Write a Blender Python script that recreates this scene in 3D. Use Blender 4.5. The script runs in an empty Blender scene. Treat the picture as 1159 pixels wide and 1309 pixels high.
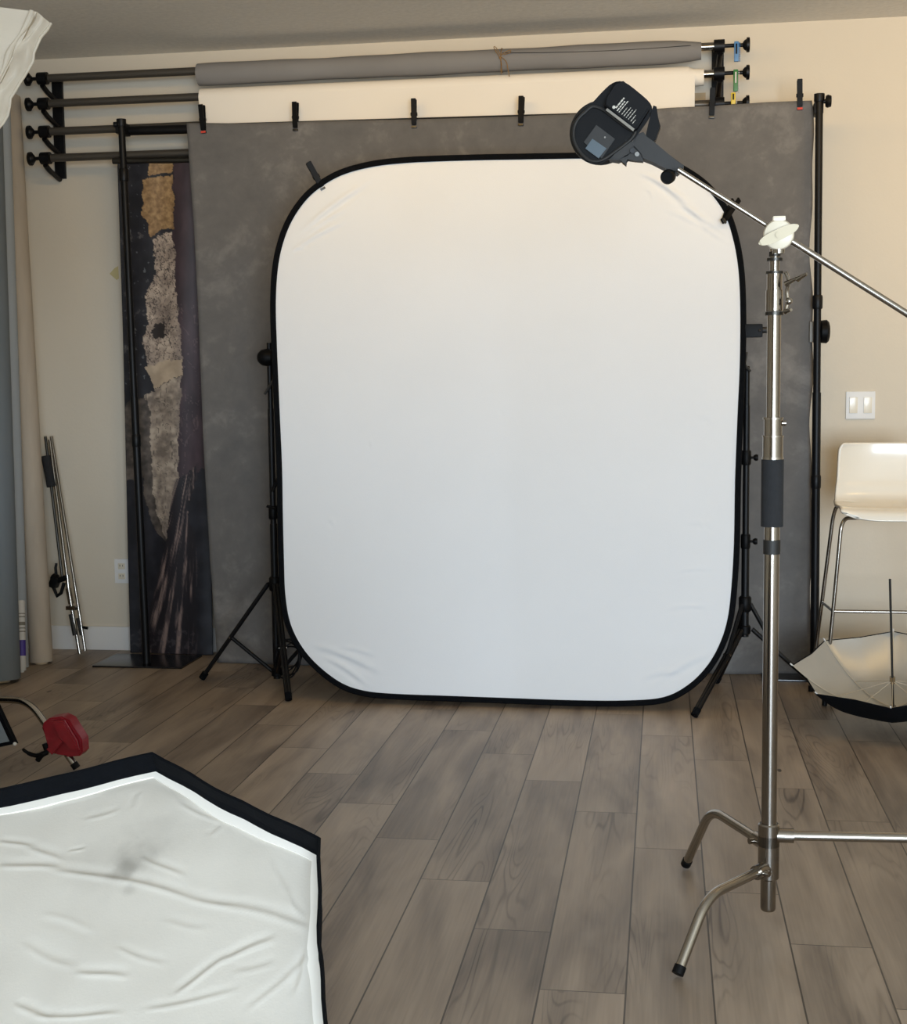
import bpy, bmesh, math, random
from mathutils import Vector, Matrix, noise
random.seed(7)
S = bpy.context.scene
COL = S.collection
PI = math.pi
V = Vector

# ------------------------------------------------------------------ camera
F = 1750.0; H = 1.245
def cam_rot():
    y = V((268.5, 167.5, -F)).normalized()
    h = V((1, .0115, 0))
    z = h.cross(y).normalized()
    if z.y < 0: z = -z
    x = y.cross(z)
    return Matrix((x, y, z))
R3 = cam_rot()
CP = V((0, 0, H))
def ray(x, y): return R3 @ V((x - 579.5, 654.5 - y, -F))
def at(x, y, Y):
    d = ray(x, y); return CP + d * (Y / d.y)
def atz(x, y, Z=0.0):
    d = ray(x, y); return CP + d * ((Z - H) / d.z)
def atx(x, y, X):
    d = ray(x, y); return CP + d * (X / d.x)
cd = bpy.data.cameras.new('camera'); cam = bpy.data.objects.new('camera', cd); COL.objects.link(cam)
cd.sensor_fit = 'VERTICAL'; cd.sensor_height = 24; cd.lens = 24 * F / 1309.0
cam.matrix_world = Matrix.Translation(CP) @ R3.to_4x4()
cd.clip_start = .05
S.camera = cam
S.render.resolution_x, S.render.resolution_y = 1159, 1309

# ------------------------------------------------------------------ materials
def s2l(c):
    return tuple(((v/255)/12.92 if v/255 <= .04045 else ((v/255+.055)/1.055)**2.4) for v in c)
def mat(name, col, rough=.6, metal=0., noise_amt=0., noise_scale=8., bump=0., bump_scale=60., spec=None, trans=None, stretch=None, col2=None, coat=0.):
    m = bpy.data.materials.new(name); m.use_nodes = True
    n = m.node_tree.nodes; l = m.node_tree.links
    b = n['Principled BSDF']
    c = s2l(col) + (1,)
    b.inputs['Base Color'].default_value = c
    b.inputs['Roughness'].default_value = rough
    b.inputs['Metallic'].default_value = metal
    if spec is not None: b.inputs['Specular IOR Level'].default_value = spec
    if coat: b.inputs['Coat Weight'].default_value = coat; b.inputs['Coat Roughness'].default_value = .1
    tc = n.new('ShaderNodeTexCoord'); mp = n.new('ShaderNodeMapping'); l.new(tc.outputs['Object'], mp.inputs['Vector'])
    if stretch: mp.inputs['Scale'].default_value = stretch
    if noise_amt:
        t = n.new('ShaderNodeTexNoise'); t.inputs['Scale'].default_value = noise_scale; t.inputs['Detail'].default_value = 7
        l.new(mp.outputs['Vector'], t.inputs['Vector'])
        r = n.new('ShaderNodeValToRGB'); r.color_ramp.elements[0].position = .3; r.color_ramp.elements[1].position = .7
        if col2: a, z = s2l(col2), s2l(col)
        else:
            a = tuple(v * (1 - noise_amt) for v in c[:3]); z = tuple(min(1, v * (1 + noise_amt)) for v in c[:3])
        r.color_ramp.elements[0].color = a + (1,); r.color_ramp.elements[1].color = z + (1,)
        l.new(t.outputs['Fac'], r.inputs['Fac']); l.new(r.outputs['Color'], b.inputs['Base Color'])
    if bump:
        t2 = n.new('ShaderNodeTexNoise'); t2.inputs['Scale'].default_value = bump_scale; t2.inputs['Detail'].default_value = 4
        l.new(mp.outputs['Vector'], t2.inputs['Vector'])
        bp = n.new('ShaderNodeBump'); bp.inputs['Strength'].default_value = bump; bp.inputs['Distance'].default_value = .002
        l.new(t2.outputs['Fac'], bp.inputs['Height']); l.new(bp.outputs['Normal'], b.inputs['Normal'])
    if trans is not None:
        out = n['Material Output']; tr = n.new('ShaderNodeBsdfTranslucent'); tr.inputs['Color'].default_value = c
        mx = n.new('ShaderNodeMixShader'); mx.inputs['Fac'].default_value = trans
        l.new(b.outputs['BSDF'], mx.inputs[1]); l.new(tr.outputs['BSDF'], mx.inputs[2]); l.new(mx.outputs['Shader'], out.inputs['Surface'])
    return m
M = {}
M['wall'] = mat('wall_paint', (214, 203, 184), .85, noise_amt=.02, noise_scale=1.3, bump=.25, bump_scale=90)
M['ceil'] = mat('ceiling_paint', (232, 225, 212), .95, noise_amt=.05, noise_scale=45, bump=.8, bump_scale=40)
M['base'] = mat('baseboard_paint', (228, 226, 222), .5, noise_amt=.01)
M['black'] = mat('black_powder_coat', (10, 10, 12), .45, noise_amt=.2, noise_scale=30, spec=.25)
M['blackmat'] = mat('black_fabric', (6, 8, 12), .9, noise_amt=.25, noise_scale=60, bump=.3, bump_scale=200, spec=.12)
M['blackgloss'] = mat('black_plastic', (9, 9, 10), .5, noise_amt=.2, noise_scale=20, spec=.14)
M['darkplastic'] = mat('charcoal_plastic', (30, 28, 25), .6, noise_amt=.15, noise_scale=40)
M['foam'] = mat('black_foam_grip', (30, 31, 33), .9, noise_amt=.15, noise_scale=80, bump=.5, bump_scale=300)
M['plate'] = mat('black_steel_plate', (14, 15, 18), .22, noise_amt=.2, noise_scale=10, spec=.8)
M['chrome'] = mat('chrome_steel', (150, 144, 136), .16, 1., noise_amt=.03, noise_scale=12)
M['satin'] = mat('satin_steel', (165, 160, 152), .22, 1., noise_amt=.05, noise_scale=20)
M['darksteel'] = mat('dark_steel', (70, 68, 64), .35, .9, noise_amt=.1, noise_scale=20)
M['cream'] = mat('cream_plastic', (226, 215, 192), .35, noise_amt=.02, coat=.3)
M['creamdim'] = mat('cream_wing', (198, 184, 152), .4, noise_amt=.03)
M['whitechair'] = mat('white_gloss_plastic', (226, 219, 205), .22, noise_amt=.01, coat=.5)
M['tube'] = mat('grey_alu_tube', (84, 79, 72), .42, .5, noise_amt=.08, noise_scale=15, stretch=(.2, 4, 4))
M['greypaper'] = mat('grey_seamless_paper', (128, 125, 122), .8, noise_amt=.06, noise_scale=3, bump=.2, bump_scale=30)
M['whitepaper'] = mat('white_seamless_paper', (238, 229, 214), .8, noise_amt=.015, noise_scale=2)
M['slate'] = mat('slate_grey_paper', (112, 120, 126), .8, noise_amt=.06, noise_scale=4, stretch=(3, 3, .4))
M['palegrey'] = mat('pale_grey_paper', (160, 166, 170), .8, noise_amt=.05, noise_scale=4, stretch=(3, 3, .4))
M['beigeroll'] = mat('beige_paper', (176, 163, 146), .85, noise_amt=.1, noise_scale=5, stretch=(3, 3, .5), bump=.3, bump_scale=20)
M['labelwhite'] = mat('white_paper_label', (205, 203, 198), .6, noise_amt=.02)
M['purple'] = mat('purple_label', (70, 52, 140), .5, noise_amt=.05)
M['core'] = mat('cardboard_core', (190, 168, 135), .85, noise_amt=.08, noise_scale=25)
M['blue'] = mat('blue_plastic', (70, 125, 175), .4, noise_amt=.1)
M['bluetape'] = mat('blue_tape', (35, 60, 150), .6, noise_amt=.08)
M['green'] = mat('green_plastic', (28, 110, 50), .4, noise_amt=.1)
M['yellow'] = mat('yellow_plastic', (220, 190, 50), .4, noise_amt=.1)
M['twine'] = mat('jute_twine', (140, 108, 66), .9, noise_amt=.2, noise_scale=120, bump=.5, bump_scale=400)
M['red'] = mat('red_painted_metal', (136, 18, 32), .38, noise_amt=.1, noise_scale=30, coat=.2)
M['tip'] = mat('orange_red_rubber', (200, 62, 44), .6, noise_amt=.08)
M['tape'] = mat('masking_tape', (196, 180, 130), .8, noise_amt=.06)
M['silver'] = mat('silver_lining', (178, 177, 172), .36, .5, noise_amt=.03, noise_scale=9, bump=.35, bump_scale=14)
M['rib'] = mat('pale_rib', (196, 188, 172), .4, .5, noise_amt=.05)
M['fabric'] = mat('white_stretch_fabric', (221, 223, 225), .85, noise_amt=.01, noise_scale=3, bump=.15, bump_scale=350)
M['diff'] = mat('white_diffuser_cloth', (221, 216, 205), .75, noise_amt=.012, noise_scale=5, bump=.15, bump_scale=250, trans=.12)
M['band'] = mat('white_edge_band', (250, 246, 236), .6, noise_amt=.01)
M['sheer'] = mat('sheer_white_nylon', (216, 205, 186), .6, noise_amt=.02, noise_scale=12, trans=.45)
M['screen'] = mat('lcd_panel', (66, 80, 88), .35, noise_amt=.05, noise_scale=15)
M['ink'] = mat('white_ink', (190, 184, 172), .6, noise_amt=.02)
M['greystripe'] = mat('grey_trim', (122, 116, 104), .45, noise_amt=.05)
M['canvas'] = None

# canvas: hand-painted mottled grey
def canvas_mat():
    m = bpy.data.materials.new('mottled_grey_canvas'); m.use_nodes = True
    n = m.node_tree.nodes; l = m.node_tree.links; b = n['Principled BSDF']; b.inputs['Roughness'].default_value = .9
    b.inputs['Specular IOR Level'].default_value = .15
    tc = n.new('ShaderNodeTexCoord')
    def nz(s, d, dist=0.):
        t = n.new('ShaderNodeTexNoise'); t.inputs['Scale'].default_value = s; t.inputs['Detail'].default_value = d; t.inputs['Distortion'].default_value = dist
        t.inputs['Roughness'].default_value = .65
        l.new(tc.outputs['Object'], t.inputs['Vector']); return t
    a = nz(2.2, 8, .6); c = nz(14, 6, .3)
    mx = n.new('ShaderNodeMix'); mx.data_type = 'FLOAT'; mx.inputs[0].default_value = .35
    l.new(a.outputs['Fac'], mx.inputs[2]); l.new(c.outputs['Fac'], mx.inputs[3])
    r = n.new('ShaderNodeValToRGB'); e = r.color_ramp.elements
    e[0].position = .34; e[0].color = s2l((97, 95, 93)) + (1,)
    e[1].position = .68; e[1].color = s2l((136, 132, 127)) + (1,)
    x = e.new(.52); x.color = s2l((109, 106, 103)) + (1,)
    l.new(mx.outputs[0], r.inputs['Fac']); l.new(r.outputs['Color'], b.inputs['Base Color'])
    return m
M['canvas'] = canvas_mat()

def floor_mat():
    m = bpy.data.materials.new('grey_oak_planks'); m.use_nodes = True
    n = m.node_tree.nodes; l = m.node_tree.links; b = n['Principled BSDF']
    tc = n.new('ShaderNodeTexCoord'); sp = n.new('ShaderNodeSeparateXYZ'); l.new(tc.outputs['Object'], sp.inputs[0])
    def ma(op, a, b_=None, c=None):
        k = n.new('ShaderNodeMath'); k.operation = op
        for i, v in enumerate((a, b_, c)):
            if v is None: continue
            if isinstance(v, (int, float)): k.inputs[i].default_value = v
            else: l.new(v, k.inputs[i])
        return k.outputs[0]
    W, L = .1768, 1.186
    xs = ma('DIVIDE', ma('ADD', sp.outputs[0], .073), W)
    row = ma('FLOOR', xs); fx = ma('SUBTRACT', xs, row)
    ys = ma('DIVIDE', ma('ADD', ma('SUBTRACT', sp.outputs[1], 3.60), ma('MULTIPLY', row, .2965)), L)
    pl = ma('FLOOR', ys); fy = ma('SUBTRACT', ys, pl)
    # per plank random
    cb = n.new('ShaderNodeCombineXYZ'); l.new(row, cb.inputs[0]); l.new(pl, cb.inputs[1])
    wn = n.new('ShaderNodeTexWhiteNoise'); wn.noise_dimensions = '2D'; l.new(cb.outputs[0], wn.inputs['Vector'])
    ws = n.new('ShaderNodeSeparateXYZ'); l.new(wn.outputs['Color'], ws.inputs[0])
    # grain coordinates, shifted per plank
    gx = ma('ADD', ma('MULTIPLY', fx, W), ma('MULTIPLY', ws.outputs[0], 7.0))
    gy = ma('ADD', sp.outputs[1], ma('MULTIPLY', ws.outputs[1], 13.0))
    def vec(sx, sy, z=0.):
        c = n.new('ShaderNodeCombineXYZ'); l.new(ma('MULTIPLY', gx, sx), c.inputs[0]); l.new(ma('MULTIPLY', gy, sy), c.inputs[1]); c.inputs[2].default_value = z; return c.outputs[0]
    def nz(v, s, d, dist=0.):
        t = n.new('ShaderNodeTexNoise'); t.inputs['Scale'].default_value = s; t.inputs['Detail'].default_value = d; t.inputs['Distortion'].default_value = dist
        l.new(v, t.inputs['Vector']); return t.outputs['Fac']
    big = nz(vec(9, 1.6), 1, 3, .5)            # soft dark clouds along the board
    fine = nz(vec(150, 4), 1, 5)               # straight grain
    # cathedral figure: contour lines of a stretched noise field
    fld = nz(vec(11, .95, 3.), 1, 1.5, .4)
    rings = ma('SINE', ma('MULTIPLY', fld, 105.))
    rings = ma('POWER', ma('MAXIMUM', rings, 0.), 3.)
    msk = nz(vec(5, .9, 8.), 1, 1)
    msk = ma('MULTIPLY', ma('MAXIMUM', ma('SUBTRACT', msk, .47), 0.), 4.5)
    rings = ma('MULTIPLY', rings, msk)
    # knots
    vo = n.new('ShaderNodeTexVoronoi'); vo.inputs['Scale'].default_value = 1; l.new(vec(7.0, 2.6, 1.), vo.inputs['Vector'])
    vc = n.new('ShaderNodeSeparateXYZ'); l.new(vo.outputs['Color'], vc.inputs[0])
    kn = ma('MULTIPLY', ma('LESS_THAN', vo.outputs['Distance'], .055), ma('GREATER_THAN', vc.outputs[0], .72))
    # value
    v = ma('ADD', ma('MULTIPLY', ma('SUBTRACT', big, .5), 1.0), .5)
    v = ma('ADD', v, ma('MULTIPLY', ma('SUBTRACT', fine, .5), .35))
    v = ma('SUBTRACT', v, ma('MULTIPLY', rings, .22))
    v = ma('ADD', v, ma('MULTIPLY', ma('SUBTRACT', ws.outputs[2], .5), .22))
    v = ma('SUBTRACT', v, ma('MULTIPLY', kn, .6))
    r = n.new('ShaderNodeValToRGB'); e = r.color_ramp.elements
    e[0].position = 0.; e[0].color = s2l((62, 53, 46)) + (1,)
    e[1].position = 1.; e[1].color = s2l((182, 164, 146)) + (1,)
    x = e.new(.3); x.color = s2l((116, 103, 91)) + (1,)
    x = e.new(.55); x.color = s2l((147, 132, 116)) + (1,)
    l.new(v, r.inputs['Fac'])
    # seams
    ex = ma('MULTIPLY', ma('MINIMUM', fx, ma('SUBTRACT', 1., fx)), W)
    ey = ma('MULTIPLY', ma('MINIMUM', fy, ma('SUBTRACT', 1., fy)), L)
    sm = ma('MAXIMUM', ma('LESS_THAN', ex, .0019), ma('LESS_THAN', ey, .0014))
    mx = n.new('ShaderNodeMix'); mx.data_type = 'RGBA'; l.new(ma('MULTIPLY', sm, .85), mx.inputs[0]); l.new(r.outputs['Color'], mx.inputs[6]); mx.inputs[7].default_value = s2l((38, 31, 26)) + (1,)
    l.new(mx.outputs[2], b.inputs['Base Color'])
    b.inputs['Roughness'].default_value = .42
    ro = ma('ADD', .36, ma('MULTIPLY', fine, .16)); l.new(ro, b.inputs['Roughness'])
    bp = n.new('ShaderNodeBump'); bp.inputs['Strength'].default_value = .35; bp.inputs['Distance'].default_value = .001
    l.new(ma('SUBTRACT', ma('MULTIPLY', fine, .3), sm), bp.inputs['Height']); l.new(bp.outputs['Normal'], b.inputs['Normal'])
    return m
M['floor'] = floor_mat()

def vcol_mat(name, rough=.45):
    m = bpy.data.materials.new(name); m.use_nodes = True
    n = m.node_tree.nodes; l = m.node_tree.links; b = n['Principled BSDF']; b.inputs['Roughness'].default_value = rough
    a = n.new('ShaderNodeVertexColor'); a.layer_name = 'print'
    l.new(a.outputs['Color'], b.inputs['Base Color']); return m

# ------------------------------------------------------------------ object helpers
ORG = {}
def tag(o, label=None, cat=None, group=None, kind=None):
    if label: o['label'] = label
    if cat: o['category'] = cat
    if group: o['group'] = group
    if kind: o['kind'] = kind
    return o
def thing(name, label, cat, loc=(0, 0, 0), group=None):
    o = bpy.data.objects.new(name, None); COL.objects.link(o); o.location = loc; ORG[o.name] = V(loc)
    o.empty_display_size = .1
    return tag(o, label, cat, group)
def org(o): return ORG[o.name]

class MB:
    def __init__(s): s.b = bmesh.new()
    def ring(s, c, ax, r, n, up=None):
        ax = ax.normalized()
        if up is None: up = V((0, 0, 1)) if abs(ax.z) < .9 else V((1, 0, 0))
        u = ax.cross(up).normalized(); w = u.cross(ax)
        return [s.b.verts.new(c + (u * math.cos(2*PI*k/n) + w * math.sin(2*PI*k/n)) * r) for k in range(n)], w
    def bridge(s, a, b):
        n = len(a)
        for k in range(n): s.b.faces.new((a[k], a[(k+1) % n], b[(k+1) % n], b[k]))
    def cyl(s, p0, p1, r0, r1=None, n=20):
        p0, p1 = V(p0), V(p1); r1 = r0 if r1 is None else r1
        a, _ = s.ring(p0, p1-p0, r0, n); b, _ = s.ring(p1, p1-p0, r1, n)
        s.bridge(a, b); s.b.faces.new(a[::-1]); s.b.faces.new(b); return s
    def lathe(s, p0, p1, prof, n=24):      # prof: (t 0..1 along, r)
        p0, p1 = V(p0), V(p1); d = p1-p0; prev = None
        for i, (t, r) in enumerate(prof):
            a, _ = s.ring(p0 + d*t, d, max(r, 1e-4), n)
            if prev: s.bridge(prev, a)
            else: s.b.faces.new(a[::-1])
            prev = a
        s.b.faces.new(prev); return s
    def tube(s, pts, r, n=14, cap=True):
        pts = [V(p) for p in pts]; m = len(pts); rr = r if isinstance(r, (list, tuple)) else [r]*m
        t0 = (pts[1]-pts[0]).normalized(); up = V((0, 0, 1)) if abs(t0.z) < .9 else V((1, 0, 0))
        u = t0.cross(up).normalized(); prev = None; first = None
        for i, p in enumerate(pts):
            if i == 0: t = t0
            elif i == m-1: t = (pts[-1]-pts[-2]).normalized()
            else: t = ((pts[i+1]-p).normalized() + (p-pts[i-1]).normalized()).normalized()
            u = (u - t*u.dot(t)).normalized(); w = t.cross(u)
            a = [s.b.verts.new(p + (u*math.cos(2*PI*k/n) + w*math.sin(2*PI*k/n))*rr[i]) for k in range(n)]
            if prev: s.bridge(prev, a)
            else: first = a
            prev = a
        if cap: s.b.faces.new(first[::-1]); s.b.faces.new(prev)
        return s
    def box(s, c, size, rot=None, bevel=0):
        c = V(c); h = V(size)/2; rot = rot or Matrix.Identity(3); vs = []
        for x in (-1, 1):
            for y in (-1, 1):
                for z in (-1, 1): vs.append(s.b.verts.new(c + rot @ V((x*h.x, y*h.y, z*h.z))))
        fs = []
        for q in ((0, 1, 3, 2), (4, 6, 7, 5), (0, 4, 5, 1), (2, 3, 7, 6), (0, 2, 6, 4), (1, 5, 7, 3)): fs.append(s.b.faces.new([vs[i] for i in q]))
        if bevel:
            ed = list({e for f in fs for e in f.edges})
            bmesh.ops.bevel(s.b, geom=ed, offset=bevel, segments=2, affect='EDGES', profile=.7)
        return s
    def prism(s, outline, off, bevel=0):   # outline: list of points, off: extrusion vector
        a = [s.b.verts.new(V(p)) for p in outline]; b = [s.b.verts.new(V(p)+V(off)) for p in outline]
        f1 = s.b.faces.new(a); f2 = s.b.faces.new(b[::-1]); s.bridge(a[::-1], b[::-1])
        if bevel:
            bmesh.ops.bevel(s.b, geom=list(set(f1.edges) | set(f2.edges)), offset=bevel, segments=2, affect='EDGES')
        return s
    def ball(s, c, r, sc=(1, 1, 1), n=16):
        m = Matrix.Translation(V(c)) @ Matrix.Diagonal(V((sc[0]*r, sc[1]*r, sc[2]*r, 1)))
        bmesh.ops.create_uvsphere(s.b, u_segments=n, v_segments=n//2+2, radius=1, matrix=m); return s
    def build(s, name, m, parent=None, ang=40, local=False):
        o_ = V((0, 0, 0))
        if parent is not None and not local: o_ = org(parent)
        if parent is None and not local:
            xs = [v.co for v in s.b.verts]
            o_ = V((sum(p.x for p in xs)/len(xs), sum(p.y for p in xs)/len(xs), min(p.z for p in xs)))
        bmesh.ops.recalc_face_normals(s.b, faces=s.b.faces)
        for v in s.b.verts: v.co -= o_
        me = bpy.data.meshes.new(name); s.b.to_mesh(me); s.b.free()
        for p in me.polygons: p.use_smooth = True
        me.set_sharp_from_angle(angle=math.radians(ang))
        me.materials.append(m)
        o = bpy.data.objects.new(name, me); COL.objects.link(o)
        if parent is not None: o.parent = parent; ORG[o.name] = V(o_)
        else: o.location = o_; ORG[o.name] = V(o_)
        return o

def grid(name, nx, ny, fn, m, parent=None, colfn=None, thick=0, local=False, thoff=0):
    pts = [fn(i/nx, j/ny) for j in range(ny+1) for i in range(nx+1)]
    if local: o_ = V((0, 0, 0))
    elif parent is not None: o_ = org(parent)
    else: o_ = V((sum(p.x for p in pts)/len(pts), sum(p.y for p in pts)/len(pts), min(p.z for p in pts)))
    me = bpy.data.meshes.new(name)
    fs = [(j*(nx+1)+i, j*(nx+1)+i+1, (j+1)*(nx+1)+i+1, (j+1)*(nx+1)+i) for j in range(ny) for i in range(nx)]
    me.from_pydata([tuple(p-o_) for p in pts], [], fs); me.update()
    for p in me.polygons: p.use_smooth = True
    me.materials.append(m)
    if colfn:
        a = me.color_attributes.new('print', 'FLOAT_COLOR', 'POINT')
        k = 0
        for j in range(ny+1):
            for i in range(nx+1):
                c = s2l(colfn(i/nx, j/ny)); a.data[k].color = (c[0], c[1], c[2], 1); k += 1
    o = bpy.data.objects.new(name, me); COL.objects.link(o); ORG[o.name] = V(o_)
    if parent is not None: o.parent = parent
    else: o.location = o_
    if thick:
        md = o.modifiers.new('thickness', 'SOLIDIFY'); md.thickness = thick; md.offset = thoff
    return o
def smooth_path(pts, rad, seg=6):
    """round the inner corners of a polyline"""
    pts = [V(p) for p in pts]; out = [pts[0]]
    for i in range(1, len(pts)-1):
        a, b, c = pts[i-1], pts[i], pts[i+1]
        r = min(rad, (a-b).length*.45, (c-b).length*.45)
        p = b + (a-b).normalized()*r; q = b + (c-b).normalized()*r
        for k in range(seg+1):
            t = k/seg; out.append(p*(1-t)**2 + b*2*t*(1-t) + q*t*t)
    out.append(pts[-1]); return out
def catmull(P, seg=6, closed=True):
    n = len(P); out = []
    for i in range(n if closed else n-1):
        if closed: a, b, c, d = P[i-1], P[i], P[(i+1) % n], P[(i+2) % n]
        else: a, b, c, d = P[max(i-1, 0)], P[i], P[i+1], P[min(i+2, n-1)]
        for k in range(seg):
            t = k/seg
            out.append(.5*((2*b) + (c-a)*t + (2*a-5*b+4*c-d)*t*t + (3*b-a-3*c+d)*t**3))
    if not closed: out.append(P[-1])
    return out

# ------------------------------------------------------------------ room
YW, CH = 6.12, 2.753
XL, XR, YB = -3.17, 3.4, -3.0
def struct(o): o['kind'] = 'structure'; return o
def slab(name, c, size, m): return struct(MB().box(c, size).build(name, m))
fl = MB().box((( XL+XR)/2, (YB+YW)/2, -.05), (XR-XL, YW-YB, .1)).build('floor', M['floor'], local=True); struct(fl)
slab('ceiling', ((XL+XR)/2, (YB+YW)/2, CH+.05), (XR-XL, YW-YB, .1), M['ceil'])
slab('wall_back', ((XL+XR)/2, YW+.05, CH/2), (XR-XL+.2, .1, CH+.2), M['wall'])
slab('wall_left', (XL-.05, (YB+YW)/2, CH/2), (.1, YW-YB, CH+.2), M['wall'])
slab('wall_right', (XR+.05, (YB+YW)/2, CH/2), (.1, YW-YB, CH+.2), M['wall'])
# wall behind the camera, with a wide patio door opening (x -1.7..2.3, z .05..2.1)
WX0, WX1, WZ0, WZ1 = -.2, 2.75, .04, 2.05
b = MB()
b.box(((XL+WX0)/2, YB-.05, CH/2), (WX0-XL, .1, CH+.2)); b.box(((XR+WX1)/2, YB-.05, CH/2), (XR-WX1, .1, CH+.2))
b.box(((WX0+WX1)/2, YB-.05, (WZ1+CH)/2), (WX1-WX0, .1, CH-WZ1+.1))
struct(b.build('wall_front', M['wall']))
b = MB()
for x in (WX0+.02, (WX0+WX1)/2, WX1-.02): b.box((x, YB-.03, (WZ0+WZ1)/2), (.07, .06, WZ1-WZ0))
for z in (WZ0+.02, WZ1-.02): b.box(((WX0+WX1)/2, YB-.03, z), (WX1-WX0, .06, .07))
struct(b.build('window_1', M['base']))
def baseboard(name, c, size):
    struct(MB().box(c, size, bevel=.004).build(name, M['base']))
baseboard('baseboard_back', ((XL+XR)/2, YW-.007, .055), (XR-XL, .014, .115))
baseboard('baseboard_left', (XL+.007, (YB+YW)/2, .055), (.014, YW-YB-.04, .115))

# ------------------------------------------------------------------ wall fittings
p = at(1099.5, 518, YW-.004)
sw = thing('light_switch', 'white double rocker light switch plate on the wall above the bar stool', 'light switch', p)
MB().box(p, (.122, .008, .118), bevel=.003).build('cover_plate', M['base'], sw)
for dx in (-.03, .03):
    MB().box(p+V((dx, -.006, 0)), (.034, .006, .068), Matrix.Rotation(.05, 3, 'X'), bevel=.002).build('rocker', M['cream'], sw)
p = at(156, 730, YW-.004)
ot = thing('wall_outlet', 'white electrical outlet low on the wall left of the peeling-paint backdrop', 'outlet', p)
MB().box(p, (.072, .007, .115), bevel=.002).build('cover_plate', M['base'], ot)
for dz in (-.024, .024):
    q = p+V((0, -.005, dz)); f = MB().box(q, (.034, .005, .028), bevel=.003).build('socket_face', M['cream'], ot)
    MB().box(q+V((-.007, -.003, .003)), (.002, .002, .009)).box(q+V((.007, -.003, .003)), (.002, .002, .009)).build('slot', M['black'], f)
q = [at(x_, y_, YW-.0008) for x_, y_ in ((146, 343), (151, 340), (152, 356), (149, 358), (140, 350))]
tag(MB().prism(q, (0, .001, 0)).build('masking_tape', M['tape']), 'small yellowed piece of masking tape on the wall beside the left post', 'tape')

# ------------------------------------------------------------------ roll rack on the wall
YT = 5.96
rows = [((62, 100), (925, 57)), ((72, 132), (925, 93.5)), ((68, 168), (925, 129)), ((66, 202), (240, 196))]
ends = []
for i, (a, c) in enumerate(rows):
    A = at(a[0], a[1], YT); X1 = at(925, 90, YT).x
    ends.append((V((A.x, YT, A.z)), V((X1, YT, A.z))))
ZR = [e[0].z for e in ends]
ZR[0] = at(62, 100, YT).z
def bracket(name, x, zs, label, s):
    p0 = V((x, YW-.012, zs[-1]-.10))
    t = thing(name, label, 'wall bracket', p0)
    MB().box((x, YW-.009, (zs[0]+zs[-1])/2-.02), (.05, .018, zs[0]-zs[-1]+.10), bevel=.003).build('upright', M['black'], t)
    for z in zs:
        b = MB()
        path = smooth_path([(x, YW-.02, z-.075), (x-s*.002, YT+.04, z-.05), (x-s*.004, YT, z-.03)], .03)
        b.tube(path, .012, 8)
        b.cyl((x-s*.022, YT, z), (x+s*.022, YT, z), .027, n=18)
        b.build('hook', M['black'], t)
    return t
XBL = at(76, 150, YW).x
bracket('roll_bracket', XBL, ZR, 'black four-hook wall bracket at the left end of the paper rolls', 1)
XBR = at(917, 90, YW).x
bracket('roll_bracket', XBR, ZR[:3], 'black wall bracket at the right end of the paper rolls, beside coloured chains', -1)
XT0 = at(64, 150, YT).x; XT1 = at(924, 90, YT).x
def knob_end(t, x, z, s, shaft=.05):
    b = MB().cyl((x, YT, z), (x+s*shaft, YT, z), .008, n=10); b.build('shaft', M['black'], t)
    MB().lathe((x+s*shaft, YT, z), (x+s*(shaft+.028), YT, z), [(0, .012), (.25, .02), (.5, .024), (.55, .03), (.95, .03), (1, .026)], 18).build('knob', M['black'], t)
names = ['topmost grey metal tube of the wall rack, carrying the grey paper roll', 'second grey metal tube of the wall rack, carrying the white paper roll',
         'third metal tube of the wall rack, passing behind the left post', 'lowest metal tube of the wall rack, carrying the peeling-paint backdrop']
for i, z in enumerate(ZR):
    t = thing('roll_tube', names[i], 'tube', (XT0, YT, z), 'metal tubes of the wall rack')
    x1 = XT1 if i < 3 else at(300, 196, YT).x+.4
    MB().cyl((XT0, YT, z), (x1 if i > 1 else XT0+1.2, YT, z), .0175, n=20).build('tube', M['tube'], t)
    if i < 2: MB().cyl((XT0+1.2, YT, z), (x1, YT, z), .0165, n=20).build('inner_tube', M['chrome'], t)
    knob_end(t, XT0-.005, z, -1, .075)
    if i < 3: knob_end(t, x1+.005, z, 1, .075)
# rolls
gz = ZR[0]-.016
t = thing('paper_roll', 'long grey paper roll tied with twine on the top tube of the wall rack', 'paper roll', (at(255, 103, YT).x, YT, gz))
x0, x1 = at(254, 103, YT).x, at(896, 65, YT).x
b = MB(); n = 60; prof = []
L = x1-x0
for i in range(n+1):
    u = i/n; r = .047 + .0015*math.sin(u*17) + .001*math.sin(u*43)
    if u > .95: r = .047 - .012*((u-.95)/.05)
    prof.append((u, r))
b.lathe((x0, YT, gz), (x1, YT, gz), prof, 32); b.build('paper', M['greypaper'], t)
MB().tube([(x0+.62*L+(1-k/24)*0+k/24*.36*L, YT-.0475, gz+.020-.012*math.sin(k/24*2.6)) for k in range(25)], .0012, 5).build('paper_edge', M['darksteel'], t)
wz = ZR[1]-.012
x0, x1 = at(258, 130, YT).x, at(890, 95, YT).x
t = thing('paper_roll', 'white seamless paper roll with its sheet hanging down behind the grey canvas', 'paper roll', (x0, YT, wz))
MB().lathe((x0, YT, wz), (x1+.03, YT, wz), [(0, .046), (.97, .046), (.972, .043), (.98, .036), (1, .034)], 32).build('rolled_paper', M['whitepaper'], t)
def sheet(u, v):
    z = wz - (wz-.35)*v; return V((x0+.004 + (x1-x0-.012)*u, YT-.047+.004*math.sin(u*9)*min(1, v*4), z))
grid('hanging_sheet', 40, 30, sheet, M['whitepaper'], t)
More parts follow.
